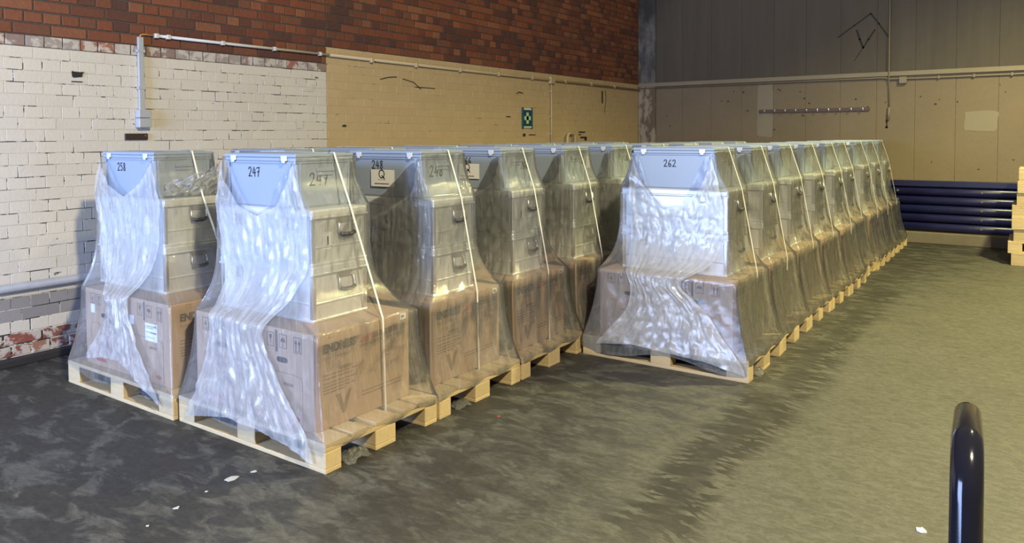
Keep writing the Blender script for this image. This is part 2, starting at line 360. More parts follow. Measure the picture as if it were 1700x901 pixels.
rnd = random.Random(7)
REDS = [(.30, .095, .045), (.36, .12, .055), (.24, .075, .040), (.19, .065, .040), (.40, .15, .07), (.27, .10, .055), (.15, .06, .045), (.33, .10, .04)]
def brick_geo(L, H, dep, ch, jit=None):
    """front face towards +X, centred on the origin in Y and Z"""
    l, h = L / 2, H / 2; j = jit or [0] * 8
    fr = [(dep, -l + ch + j[0], -h + ch + j[1]), (dep, l - ch + j[2], -h + ch + j[3]), (dep, l - ch + j[4], h - ch + j[5]), (dep, -l + ch + j[6], h - ch + j[7])]
    md = [(dep - ch, -l + j[0], -h + j[1]), (dep - ch, l + j[2], -h + j[3]), (dep - ch, l + j[4], h + j[5]), (dep - ch, -l + j[6], h + j[7])]
    bk = [(-.03, a, b) for _, a, b in md]
    F = [(0, 1, 2, 3)]
    for i in range(4):
        k = (i + 1) % 4; F += [(4 + i, 4 + k, k, i), (8 + i, 8 + k, 4 + k, 4 + i)]
    return fr + md + bk, F
bricks = []
k = 0; z = ZO
rowi = 0
while z < WZ1:
    header = rowi % 2 == 1
    mod = .125 if header else .25; off = (.0625 if header else (.125 if rowi % 4 == 2 else 0)) + rnd.uniform(-.012, .012)
    n0 = int((WY0 - off) / mod) - 1; y = n0 * mod + off
    while y < WY1:
        a, b = max(y, WY0), min(y + mod, WY1)
        for s0, s1 in (((a, min(b, YSPLIT)), (max(a, YSPLIT), b)) if a < YSPLIT < b else ((a, b), (0, 0))):
            if s1 - s0 > .03 and b - a > .03: bricks.append((s0, s1, z, header))
        a2 = None
        y += mod
    z += CH; rowi += 1
fixed = []
for a, b, z, hd in bricks:
    pass
bricks2 = []
for it in bricks:
    a, b, z, hd = it
    if b > a: bricks2.append(it)
def proj(p):
    d = Vector(p) - CAM; zz = d.dot(fw2); return (850 + F_PX * d.dot(rt3) / zz, CY - F_PX * d.dot(up3) / zz, zz)
def brick_style(a, b, z, r):
    yc, zc = (a + b) / 2, z + CH / 2; zn = zone(yc, zc)
    if zn == 'red':
        t = REDS[r.randrange(len(REDS))]; return 'brick_red', t, .012, .0
    if zn == 'worn':
        q = r.random()
        return 'brick_worn', ((.34, .29, .27) if q < .45 else (.27, .19, .17) if q < .8 else (.33, .14, .09)), .008, .0
    if zn == 'yellow':
        g = r.uniform(.97, 1.03); return 'brick_yellow', (g, g, g), .003, -.003
    if zc < .22:
        q = r.random()
        return ('brick_worn', [(.26, .08, .06), (.22, .075, .06), (.40, .36, .34), (.33, .16, .11)][r.randrange(4)], .014, .0)
    if .345 < zc < .45: g = r.uniform(.42, .5); return 'brick_white', (g * .95, g * .98, g * 1.15), .005, -.002
    g = r.uniform(.975, 1.03); return 'brick_white', (g, g, g), .004 + r.random() * .003, -.002
cands = []
for i, (a, b, z, hd) in enumerate(bricks2):
    zc, yc = z + CH / 2, (a + b) / 2; zc_ = max(zc, .02)
    x1, y1, d1 = proj((XW, a, zc)); x2, y2, d2 = proj((XW, b, zc))
    vis = d1 > .2 and x2 > 0 and x1 < 1064 and y1 > -8 and y1 < 640 and (zc > 1.5 or x1 < 150)
    if vis: cands.append(((x2 - x1) * F_PX * CH / d1, i))
cands.sort(reverse=True); single = set(i for _, i in cands[:300])
meshcache = {}
SV, SF, SM, ST = [], [], [], []
SMATS = ['brick_red', 'brick_white', 'brick_yellow', 'brick_worn']
for i, (a, b, z, hd) in enumerate(bricks2):
    mname, tone, jw, dx = brick_style(a, b, z, rnd); z0 = z + jw / 2; z1 = z + CH - jw / 2
    if z1 < .03: continue
    if i in single:
        if mname in ('brick_red', 'brick_worn'): vr = rnd.randrange(3)
        else: vr = rnd.randrange(4); jw = .005 if mname == 'brick_white' else .003
        tq = tuple(round(t, 2) for t in tone)
        key = (mname, tq if mname in ('brick_red', 'brick_worn') else round(tone[0] * 20), round((b - a), 2), vr, jw)
        if key not in meshcache:
            r2 = random.Random(zlib.crc32(str(key).encode()))
            jit = [r2.uniform(-.0018, .0018) for _ in range(8)]
            V, Fc = brick_geo(round(b - a, 3) - jw, CH - jw, r2.uniform(-.001, .003 if dx == 0 else .001) + dx, .003 if dx == 0 else .0015, jit)
            me = bpy.data.meshes.new('brick'); me.from_pydata(V, [], Fc); me.materials.append(MATS[mname])
            ca = me.color_attributes.new('tone', 'FLOAT_COLOR', 'POINT'); ca.data.foreach_set('color', [c for _ in V for c in (*tone, 1)]); me.update(); meshcache[key] = me
        link('brick', meshcache[key], wall_left, (XW, (a + b) / 2, z + CH / 2))
    else:
        jit = [rnd.uniform(-.0018, .0018) for _ in range(8)]
        V, Fc = brick_geo(b - a - jw, z1 - z0, rnd.uniform(-.001, .003 if dx == 0 else .001) + dx, .003 if dx == 0 else .0015, jit); kk = len(SV)
        SV += [(XW + p[0], p[1] + (a + b) / 2, p[2] + (z0 + z1) / 2) for p in V]; SF += [tuple(kk + q for q in f) for f in Fc]
        SM += [SMATS.index(mname)] * len(Fc); ST += [c for _ in V for c in (*tone, 1)]
me = bpy.data.meshes.new('brick_courses'); me.from_pydata(SV, [], SF)
for q in SMATS: me.materials.append(MATS[q])
me.polygons.foreach_set('material_index', SM); ca = me.color_attributes.new('tone', 'FLOAT_COLOR', 'POINT'); ca.data.foreach_set('color', ST); me.update()
o = link('brick_courses', me, wall_left); o['kind'] = 'stuff'

# plinth at the foot of the wall
mb = MB(); mb.box(XW - .01, XW + .055, WY0, WY1, 0, .055, .008)
struct(solo('baseboard_left', mb, ['soot']))

# ------------------------------------------------------------------ back wall: half-metre concrete panels
mb = MB(); mb.poly([(XW - .3, YB + .012, 0), (7, YB + .012, 0), (7, YB + .012, WZ1), (XW - .3, YB + .012, WZ1)]); mb.box(XW - .3, 7, YB + .013, YB + .3, 0, WZ1)
wall_back = struct(solo('wall_back', mb, ['joint_dark']))
seams = [-2.79, -2.30, -1.79, -1.28, -.765, -.27, .235, .74] + [1.25 + .51 * i for i in range(12)]
for a, b in zip(seams[:-1], seams[1:]):
    mb = MB(); mb.box(a + .001, b - .001, YB, YB + .05, .0, WZ1, .002); solo('panel', mb, ['back_concrete'], wall_back)
mb = MB(); mb.box(XW + .002, -2.79, YB - .03, YB + .05, 0, WZ1, .006)
solo('corner_strip', mb, ['peeling_plaster'], wall_back)
mb = MB(); mb.box(XW + .004, 7, YB - .04, YB + .02, 2.425, 2.492, .006)
struct(solo('trim_1', mb, ['band_paint']))
# paler filled patches on the wall
def blob(u0, u1, v0, v1, seed, n=28, rough=.06):
    r = random.Random(seed); pts = []
    for i in range(n):
        a = 2 * math.pi * i / n; c, s_ = math.cos(a), math.sin(a); e = .22
        k2 = 1 + r.uniform(-rough, rough)
        pts.append(((u0 + u1) / 2 + (u1 - u0) / 2 * math.copysign(abs(c) ** e, c) * k2, (v0 + v1) / 2 + (v1 - v0) / 2 * math.copysign(abs(s_) ** e, s_) * k2))
    return pts
for u0, u1, v0, v1, sd in ((1.87, 2.27, 1.61, 1.89, 1), (-1.02, -.775, 1.52, 2.38, 2)):
    mb = MB(); P = blob(u0, u1, v0, v1, sd); y = YB - .0035
    mb.poly([(a, y, b) for a, b in P]); n = len(P)
    for i in range(n): a, b = P[i], P[(i + 1) % n]; mb.poly([(b[0], y, b[1]), (a[0], y, a[1]), (a[0], YB + .004, a[1]), (b[0], YB + .004, b[1])])
    solo('plaster_patch', mb, ['patch_paint'], wall_back)
# soot marks drawn on the wall
fl = Flat(lambda u, v: (u, YB - .0012, v))
for pts, wd in (([(.195, 3.052), (.42, 3.21), (.648, 3.37)], .022), ([(.648, 3.37), (.76, 3.21), (.882, 3.016)], .024), ([(.457, 3.137), (.50, 3.0), (.548, 2.868)], .03), ([(.548, 2.868), (.62, 2.99), (.705, 3.123)], .026), ([(.548, 2.868), (.49, 2.78), (.43, 2.683)], .012)):
    fl.stroke(pts, wd)
solo('soot_mark', fl.mb, ['soot'], wall_back)
# small holes
fl = Flat(lambda u, v: (u, YB - .0012, v)); r = random.Random(5)
for _ in range(46):
    u, v = r.uniform(-2.6, 4.0), r.uniform(1.0, 2.35); fl.oval(u, v, r.uniform(.006, .02), r.uniform(.006, .014), 0, 5)
fl.quad(.872, .893, 1.66, 1.79); fl.quad(.862, .9, 1.665, 1.69); fl.oval(-1.0, 1.56, .022, .02, 0, 8); fl.quad(-1.2, -1.16, 1.96, 1.975)
solo('chip_marks', fl.mb, ['soot'], wall_back)

# ------------------------------------------------------------------ fixtures on the left wall
X0 = XW + .004
def wall_box(mb, y0, y1, z0, z1, d, c=.003, mi=0, xb=None): xb = X0 if xb is None else xb; mb.box(xb, X0 + d, y0, y1, z0, z1, c, mi)
t = link('cable_trunking', None, None, (X0, .89, 1.66)); tag(t, 'grey vertical cable duct with switch box on the white brick wall', 'cable duct')
mb = MB(); wall_box(mb, .868, .912, 1.79, 2.37, .025, .003); o = solo('duct', mb, ['conduit_grey'])
o.parent = t; o.matrix_parent_inverse = Matrix.Translation(t.location).inverted()
def part_of(t, name, mb, mats):
    o = solo(name, mb, mats); o.parent = t; o.matrix_parent_inverse = Matrix.Translation(t.location).inverted(); return o
for nm, z0, z1 in (('box_cover', 1.735, 1.797), ('box_base', 1.658, 1.731)):
    mb = MB(); wall_box(mb, .842, .942, z0, z1, .06, .006); part_of(t, nm, mb, ['conduit_grey'])
mb = MB()
for zc in (1.97, 2.26): mb = MB(); wall_box(mb, .858, .922, zc - .012, zc + .012, .029, .002); part_of(t, 'clip', mb, ['conduit_grey'])
t = link('conduit_pipe', None, None, (X0, 2.0, 2.38)); tag(t, 'thin white conduit pipe running along the bare red bricks', 'conduit')
mb = MB(); mb.tube([(X0 + .022, 1.0, 2.392), (X0 + .022, YSPLIT + .02, 2.392)], .0125, 10); part_of(t, 'pipe', mb, ['conduit_white'])
mb = MB(); mb.tube([(X0 + .015, .885, 2.36), (X0 + .018, .89, 2.385), (X0 + .02, .92, 2.393), (X0 + .022, 1.0, 2.392)], .006, 8); part_of(t, 'cable', mb, ['orange_cable'])
for yc in (1.02, 1.12, 1.62, 2.16, 2.7):
    mb = MB(); wall_box(mb, yc - .014, yc + .014, 2.374, 2.41, .038, .003); part_of(t, 'clip', mb, ['conduit_white'])
t = link('conduit_pipe', None, None, (X0, 6.0, 2.38)); tag(t, 'yellow painted conduit pipe along the top of the yellow brick wall', 'conduit')
mb = MB(); mb.tube([(X0 + .024, YSPLIT + .02, 2.392), (X0 + .024, YB - .05, 2.375)], .016, 10); part_of(t, 'pipe', mb, ['conduit_yellow'])
for yc in (3.4, 4.1, 4.9, 5.7, 6.5, 7.4, 8.2, 9.0):
    mb = MB(); wall_box(mb, yc - .015, yc + .015, 2.36, 2.41, .043, .003); part_of(t, 'clip', mb, ['conduit_yellow'])
mb = MB(); wall_box(mb, 6.96, 7.08, 2.33, 2.43, .05, .006); part_of(t, 'junction_box', mb, ['conduit_yellow'])
mb = MB(); mb.tube([(X0 + .016, 7.02, 2.34), (X0 + .016, 7.02, 1.2)], .012, 8); part_of(t, 'drop_pipe', mb, ['conduit_yellow'])
for zc in (2.22, 1.85, 1.6):
    mb = MB(); wall_box(mb, 7.0, 7.04, zc - .012, zc + .012, .032, .002); part_of(t, 'clip', mb, ['conduit_yellow'])
mb = MB(); wall_box(mb, .753, .937, 1.562, 1.612, .012, .003); o = solo('nameplate', mb, ['plate_brown']); tag(o, 'small dark brown plate screwed to the white wall below the switch box', 'plate')
mb = MB(); mb.tube([(X0 + .013, .915, 1.595), (X0 + .015, .915, 1.595)], .006, 8); s_ = solo('screw', mb, ['steel'], o)
# first aid sign
t = link('first_aid_sign', None, None, (X0, 6.395, 1.82)); tag(t, 'dark teal first aid sign with pale green cross on the yellow wall', 'sign')
mb = MB(); wall_box(mb, 6.285, 6.505, 1.70, 1.945, .012, .002); part_of(t, 'board', mb, ['sign_teal'])
for y0 in (6.272, 6.495):
    mb = MB(); wall_box(mb, y0, y0 + .026, 1.675, 1.97, .018, .002); part_of(t, 'side_rail', mb, ['sign_teal'])
for z0 in (1.935, 1.687):
    mb = MB(); wall_box(mb, 6.298, 6.495, z0, z0 + .022, .0135, .001); part_of(t, 'edge_strip', mb, ['sign_white'])
mb = MB(); wall_box(mb, 6.368, 6.422, 1.745, 1.90, .0145, 0); wall_box(mb, 6.315, 6.475, 1.795, 1.85, .0145, 0); part_of(t, 'cross', mb, ['sign_green'])
# capped yellow pipe stub and broken hole
t = link('pipe_stub', None, None, (X0, 7.5, 1.3)); tag(t, 'yellow painted bent pipe rising from behind the crates at the wall', 'pipe')
mb = MB(); mb.tube([(X0 + .05, 7.42, 1.1), (X0 + .05, 7.42, 1.55), (X0 + .05, 7.44, 1.59), (X0 + .05, 7.48, 1.61), (X0 + .05, 7.58, 1.61), (X0 + .05, 7.62, 1.6), (X0 + .05, 7.64, 1.56), (X0 + .05, 7.64, 1.1)], .022, 10); part_of(t, 'pipe', mb, ['conduit_yellow'])
fl = Flat(lambda u, v: (X0 + .0015, u, v)); r = random.Random(3)
for u0, u1, v0, v1 in ((7.85, 8.05, 1.622, 1.64), (7.9, 8.1, 1.535, 1.56), (7.84, 7.92, 1.585, 1.60), (8.03, 8.1, 1.5, 1.54), (6.45, 6.62, 1.585, 1.597), (6.3, 6.36, 1.57, 1.61), (5.9, 6.0, 1.83, 1.842), (4.1, 4.45, 2.135, 2.143), (8.6, 8.64, 2.1, 2.3), (3.0, 3.05, 1.68, 1.70)):
    fl.quad(u0, u1, v0, v1)
fl.stroke([(3.55, 2.195), (3.68, 2.225), (3.8, 2.235)], .009); fl.stroke([(3.9, 2.22), (4.08, 2.19), (4.2, 2.12)], .008); fl.stroke([(6.15, 2.15), (6.2, 2.175), (6.3, 2.165)], .012); fl.stroke([(8.72, 2.32), (8.75, 2.2), (8.7, 1.95)], .012)
solo('gouge_marks', fl.mb, ['soot'], wall_left)
fl = Flat(lambda u, v: (X0 + .0015, u, v))
fl.mb.poly([fl.fn(*q) for q in blob(.375, .455, 2.025, 2.07, 8, 18, .25)]); fl.mb.poly([fl.fn(*q) for q in blob(2.41, 2.49, 1.66, 1.745, 9, 18, .15)], 1); fl.quad(.37, .45, 1.99, 1.997)
fl.mb.poly([fl.fn(2.5, 2.02), fl.fn(2.62, 2.02), fl.fn(2.62, 2.1)], 1)
solo('wall_scar', fl.mb, ['soot', 'conduit_white'], wall_left)
# low service pipe
mb = MB(); mb.tube([(X0 + .035, WY0, .548), (X0 + .035, YB - .1, .548)], .03, 14)
o = solo('service_pipe', mb, ['lower_pipe']); tag(o, 'dirty grey horizontal service pipe low on the white brick wall', 'pipe')

# ------------------------------------------------------------------ fixtures on the back wall
t = link('conduit_pipe', None, None, (2, YB, 2.39)); tag(t, 'beige conduit pipe under the ledge of the concrete back wall', 'conduit')
mb = MB(); mb.tube([(XW + .06, YB - .024, 2.40), (.86, YB - .024, 2.405), (.9, YB - .03, 2.385), (1.3, YB - .02, 2.38), (7, YB - .02, 2.39)], .014, 8); part_of(t, 'pipe', mb, ['conduit_beige'])
mb = MB(); mb.box(1.04, 1.145, YB - .055, YB + .002, 2.31, 2.41, .008); part_of(t, 'junction_box', mb, ['conduit_beige'])
for xc in (1.55, 1.98, 2.42): mb = MB(); mb.box(xc - .015, xc + .015, YB - .04, YB + .002, 2.36, 2.405, .003); part_of(t, 'clip', mb, ['conduit_beige'])
t = link('conduit_pipe', None, None, (.91, YB, 1.7)); tag(t, 'thin vertical conduit dropping down the grey and beige back wall', 'conduit')
mb = MB(); mb.tube([(.912, YB - .05, WZ1), (.912, YB - .05, 2.40), (.912, YB - .02, 2.30), (.918, YB - .018, 1.95)], .009, 8); part_of(t, 'pipe', mb, ['conduit_beige'])
mb = MB(); mb.tube([(.916, YB - .022, 1.97), (.905, YB - .022, 1.78)], .018, 8); part_of(t, 'end_sleeve', mb, ['conduit_beige'])
# coat rack
t = link('coat_rack', None, None, (-.16, YB, 1.95)); tag(t, 'long brown wooden coat rail with ten metal hooks on the back wall', 'coat rack')
mb = MB(); mb.box(-.985, .65, YB - .024, YB + .002, 1.925, 1.978, .003); part_of(t, 'rail', mb, ['rack_wood'])
for i in range(10):
    x = -.90 + i * .162; mb = MB()
    mb.tube([(x, YB - .022, 1.962), (x, YB - .04, 1.945), (x + .004, YB - .065, 1.94), (x + .006, YB - .078, 1.955), (x + .006, YB - .074, 1.968)], .0055, 7); mb.box(x - .008, x + .008, YB - .028, YB - .022, 1.935, 1.972, .001); part_of(t, 'hook', mb, ['hook_metal'])
# blue ribbed crash barrier on a concrete kerb
mb = MB(); mb.box(.2, 3.9, YB - .12, YB + .01, 0, .165, .012); struct(solo('trim_2', mb, ['kerb_concrete']))
t = link('crash_barrier', None, None, (2.0, YB - .06, .165)); tag(t, 'dark blue ribbed steel barrier panel along the foot of the back wall', 'barrier')
mb = MB(); mb.box(.25, 3.8, YB - .075, YB + .002, .815, .905, .012); part_of(t, 'top_rail', mb, ['blue_steel'])
for i in range(5):
    z0 = .175 + i * .127; mb = MB(); prof = []
    for j in range(9):
        a = math.pi * j / 8; prof.append((YB - .02 - .05 * math.sin(a) ** .7, z0 + .006 + .115 * (1 - math.cos(a)) / 2))
    prof = [(YB, z0)] + prof + [(YB, z0 + .127)]
    kk = len(mb.v)
    for x in (.25, 3.8): mb.v += [(x, y, z) for y, z in prof]
    n = len(prof)
    for j in range(n - 1): mb.f.append((kk + j, kk + n + j, kk + n + j + 1, kk + j + 1)); mb.m.append(0); mb.sm.append(True)
    mb.f.append(tuple(range(kk, kk + n))); mb.m.append(0); mb.sm.append(False); mb.f.append(tuple(reversed(range(kk + n, kk + 2 * n)))); mb.m.append(0); mb.sm.append(False)
    rb = part_of(t, 'rib', mb, ['blue_steel'])
    for x in (1.05, 2.1, 3.2):
        b2 = MB(); b2.tube([(x, YB - .066, z0 + .07), (x, YB - .078, z0 + .07)], [.02, .014], 8); q = solo('bolt', b2, ['plate_steel']); q.parent = rb; q.matrix_parent_inverse = rb.matrix_world.inverted() if False else Matrix.Translation((0, 0, 0))
        q.matrix_parent_inverse = (Matrix.Translation(t.location) @ rb.matrix_parent_inverse).inverted()

# ------------------------------------------------------------------ pallets
def board_mesh(name, sx, sy, sz, c=.003):
    mb = MB(); mb.box(-sx / 2, sx / 2, -sy / 2, sy / 2, 0, sz, c); return mb.mesh(name, ['wood'])
PB = {'w145': board_mesh('deck_board', 1.2, .145, .022), 'w100': board_mesh('deck_board', 1.2, .10, .022), 'str': board_mesh('stringer', .145, .8, .022),
      'bk_s': board_mesh('block', .145, .10, .078), 'bk_m': board_mesh('block', .145, .145, .078), 'bt_s': board_mesh('bottom_board', 1.2, .10, .022), 'bt_m': board_mesh('bottom_board', 1.2, .145, .022)}
PPARTS = []
for y, kx in ((-.3275, 'w145'), (-.18, 'w100'), (0, 'w145'), (.18, 'w100'), (.3275, 'w145')): PPARTS.append(('deck_board', kx, (0, y, .122)))
for x in (-.5275, 0, .5275):
    PPARTS.append(('stringer', 'str', (x, 0, .10)))
    for y, kx in ((-.35, 'bk_s'), (0, 'bk_m'), (.35, 'bk_s')): PPARTS.append(('block', kx, (x, y, .022)))
for y, kx in ((-.35, 'bt_s'), (0, 'bt_m'), (.35, 'bt_s')): PPARTS.append(('bottom_board', kx, (0, y, 0)))
def whole_pallet():
    mb = MB()
    for nm, kx, (x, y, z) in PPARTS:
        d = {'w145': (1.2, .145, .022), 'w100': (1.2, .1, .022), 'str': (.145, .8, .022), 'bk_s': (.145, .1, .078), 'bk_m': (.145, .145, .078), 'bt_s': (1.2, .1, .022), 'bt_m': (1.2, .145, .022)}[kx]
        mb.box(x - d[0] / 2, x + d[0] / 2, y - d[1] / 2, y + d[1] / 2, z, z + d[2])
    return mb.mesh('pallet', ['wood'])
PWHOLE = whole_pallet()
def pallet(loc, rotz, label, group, detail=True):
    if not detail:
        return tag(link('pallet', PWHOLE, None, loc, rotz), label, 'pallet', group)
    t = link('pallet', None, None, loc, rotz); tag(t, label, 'pallet', group)
    for nm, kx, p in PPARTS: link(nm, PB[kx], t, p)
    return t

# ------------------------------------------------------------------ cartons
CW, CD, CHT = .97, .67, .48
mb = MB(); mb.box(-CW / 2, CW / 2, -CD / 2, CD / 2, 0, CHT, .004); CARTON = mb.mesh('carton', ['carton'])
mb = MB(); mb.box(-CW / 2 - .0006, CW / 2 + .0006, -.035, .035, CHT - .06, CHT + .0008); TAPE = mb.mesh('tape', ['carton_tape'])
fl = Flat(lambda u, v: (CW / 2 + .0009, u - CD / 2, v))
fA = Flat(fl.fn); fB = Flat(fl.fn); fA.text('ENDRESS', .055, .378, .058, 0, .0032, .92); fA.text('Power Generators', .055, .343, .024, 1)
for i in range(3): fl.mb.poly([fl.fn(.30 + i * .022, .378 + .014 * i), fl.fn(.365 + i * .006, .378 + .014 * i), fl.fn(.372 + i * .006, .388 + .014 * i), fl.fn(.308 + i * .022, .388 + .014 * i)], 2)
for u0, u1 in ((.385, .43), (.44, .535), (.545, .585), (.592, .632)): fl.quad(u0, u1, .385, .415, 1)
for i in range(9): fl.quad(.40 + i * .024, .412 + i * .024, .362, .371, 1)
fl.quad(.16, .25, .275, .292, 1)
for v, u1 in ((.262, .29), (.244, .25), (.222, .27), (.206, .235), (.19, .27), (.174, .2)):
    u = .055
    while u < u1: d = .018 + ((u * 977) % 1) * .03; fl.quad(u, min(u + d, u1), v, v + .007, 1); u += d + .007
fB.mb.poly([fl.fn(.135, .155), fl.fn(.165, .155), fl.fn(.187, .095), fl.fn(.20, .155 - .02), fl.fn(.222, .162), fl.fn(.24, .162), fl.fn(.196, .05), fl.fn(.178, .05)], 1)
for v in (.10, .118): fl.quad(.31, .60, v, v + .006, 1)
fl.frame(.095, .125, .447, .467, .002, 1)
PR_SIDE = fl.mb.mesh('small_print', ['ink', 'ink_faint', 'ink_red']); PR_NAME = fA.mb.mesh('lettering', ['ink', 'ink_faint']); PR_LOGO = fB.mb.mesh('logo', ['ink', 'ink_faint'])
fl = Flat(lambda u, v: (u - CW / 2, -CD / 2 - .0009, v))
def icons(fl):
    fl.frame(.065, .118, .385, .452, .003); fl.text('4', .076, .402, .05); fl.quad(.075, .108, .392, .397)
    fl.frame(.145, .195, .385, .452, .003); fl.mb.poly([fl.fn(.158, .442), fl.fn(.182, .442), fl.fn(.176, .42), fl.fn(.164, .42)]); fl.stroke([(.17, .42), (.17, .397)], .004); fl.stroke([(.16, .394), (.18, .394)], .004)
    fl.frame(.62, .67, .385, .452, .003); fl.mb.poly([fl.fn(.633, .442), fl.fn(.657, .442), fl.fn(.651, .42), fl.fn(.639, .42)]); fl.stroke([(.645, .42), (.645, .397)], .004)
    fl.frame(.715, .77, .385, .452, .003); fl.mb.poly([fl.fn(.722, .415), fl.fn(.728, .43), fl.fn(.742, .437), fl.fn(.756, .43), fl.fn(.763, .415)]); fl.stroke([(.742, .415), (.742, .395), (.736, .392)], .003)
    fl.frame(.825, .88, .375, .452, .003)
    for u in (.84, .865): fl.stroke([(u, .388), (u, .425)], .006); fl.mb.poly([fl.fn(u - .01, .42), fl.fn(u + .01, .42), fl.fn(u, .442)])
    fl.quad(.683, .70, .36, .47); fl.stroke([(.832, .383), (.873, .383)], .003)
    fl.oval(.235, .325, .042, .014, 2, 8, 3.5); fl.oval(.735, .325, .042, .014, 2, 8, 3.5)
    fl.stroke([(.07, .02), (.07, .25), (.085, .268), (.16, .272), (.17, .262), (.82, .262), (.875, .255), (.885, .235), (.885, .02)], .003, 1)
    for u in (.17, .74): fl.quad(u, u + .075, .20, .215, 1)
    fl.frame(.2, .24, .09, .125, .003, 1); fl.frame(.6, .64, .09, .125, .003, 1)
    fl.quad(.12, .24, .03, .05, 3); fl.oval(.835, .045, .03, .012, 3, 8)
icons(fl)
PR_FRONT = fl.mb.mesh('front_lettering', ['ink', 'ink_faint', 'hole_dark', 'ink_red'])
fl = Flat(lambda u, v: (CW / 2 + .0013, u - CD / 2, v)); fl.quad(.60, .645, .435, .468, 0); fl.quad(.607, .63, .444, .458, 1); STICK_S = fl.mb.mesh('sticker', ['paper', 'ink_faint'])
fl = Flat(lambda u, v: (u - CW / 2, -CD / 2 - .0013, v)); fl.quad(0, .13, 0, .105, 0)
for v, u1 in ((.085, .11), (.075, .09), (.05, .12), (.02, .1)): fl.quad(.012, u1, v, v + .004, 1)
fl.quad(.1, .122, .08, .098, 1); fl.quad(.06, .12, .045, .056, 1); LABEL_F = fl.mb.mesh('shipping_label', ['paper', 'ink'])
fl = Flat(lambda u, v: (u - CW / 2, -CD / 2 - .0013, v)); fl.quad(0, .05, 0, .055, 0); STICK_F = fl.mb.mesh('sticker', ['paper'])
def carton(loc, label, group, detail, special=None):
    o = link('carton', CARTON, None, loc); tag(o, label, 'carton', group)
    if detail:
        link('tape', TAPE, o); link('small_print', PR_SIDE, o)['kind'] = 'stuff'; link('lettering', PR_NAME, o); link('logo', PR_LOGO, o); link('front_lettering', PR_FRONT, o); link('sticker', STICK_S, o)
    if special == 'A1':
        link('shipping_label', LABEL_F, o, (.70, 0, .245)); link('sticker', STICK_F, o, (.07, 0, .33)); link('sticker', STICK_F, o, (.53, 0, .32))
    if special == 'B3': link('shipping_label', LABEL_F, o, (.8, 0, .2))
    return o

# ------------------------------------------------------------------ aluminium cases
AW, AD, AH = .785, .39, .29
mb = MB(); mb.box(-AW / 2 + .012, AW / 2 - .012, -AD / 2 + .012, AD / 2 - .012, 0, AH - .04, .012)
for zc in (.095,): mb.box(-AW / 2 + .006, AW / 2 - .006, -AD / 2 + .006, AD / 2 - .006, zc - .006, zc + .006, .004)
mb.box(-AW / 2 + .002, AW / 2 - .002, -AD / 2 + .002, AD / 2 - .002, 0.0, .016, .005)
ABODY = mb.mesh('case_body', ['alu'])
mb = MB(); mb.box(-AW / 2, AW / 2, -AD / 2, AD / 2, AH - .042, AH, .009); mb.box(-AW / 2 - .004, AW / 2 + .004, -AD / 2 - .004, AD / 2 + .004, AH - .048, AH - .036, .004); ALID = mb.mesh('lid', ['alu'])
mb = MB(); mb.box(-.014, .014, -.014, .014, .012, AH - .04, .006); ACORN = mb.mesh('corner_profile', ['alu_edge'])
mb = MB()  # handle on the short side, facing +X
mb.box(-.002, .006, -.055, .055, .04, .07, .002, 0)
mb.tube([(.006, -.045, .052), (.02, -.05, .04), (.026, -.052, .008), (.03, -.045, -.012), (.03, 0, -.018), (.03, .045, -.012), (.026, .052, .008), (.02, .05, .04), (.006, .045, .052)], .005, 6, 0)
AHAND = mb.mesh('handle', ['steel']); mb = MB(); mb.tube([(.03, -.05, -.012), (.032, -.025, -.02), (.032, .025, -.02), (.03, .05, -.012)], .0115, 8); AGRIP = mb.mesh('grip', ['grip_dark'])
mb = MB(); mb.box(-.025, .025, -.012, .002, -.045, .025, .003); mb.box(-.018, .018, -.02, -.01, -.015, .02, .003); mb.tube([(-.02, -.014, -.02), (.02, -.014, -.02)], .005, 6); ALATCH = mb.mesh('latch', ['steel'])
fl = Flat(lambda u, v: (AW / 2 - .0105, u, v)); fl.quad(-.03, .03, -.045, .045, 0); fl.fn = lambda u, v: (AW / 2 - .0098, u, v); fl.text('1', -.013, -.025, .068, 1, .002); ANUM = fl.mb.mesh('number_sticker', ['paper', 'marker'])
mb = MB(); mb.box(-AW / 2, AW / 2, -AD / 2, AD / 2, 0, AH, .01); AWHOLE = mb.mesh('aluminium_case', ['alu'])
def case(loc, label, group, detail, sticker=False):
    if not detail: return tag(link('aluminium_case', AWHOLE, None, loc), label, 'case', group)
    o = link('aluminium_case', ABODY, None, loc); tag(o, label, 'case', group)
    link('lid', ALID, o)
    for sx in (-1, 1):
        for sy in (-1, 1): link('corner_profile', ACORN, o, (sx * (AW / 2 - .017), sy * (AD / 2 - .017), 0))
        h_ = link('handle', AHAND, o, (sx * (AW / 2 - .012), .03 * sx, .17), 0 if sx > 0 else math.pi); link('grip', AGRIP, h_)
    for x in (-.22, .22): link('latch', ALATCH, o, (x, -AD / 2 + .012, AH - .065))
    if sticker: link('number_sticker', ANUM, o, (0, -.085, .125))
    return o

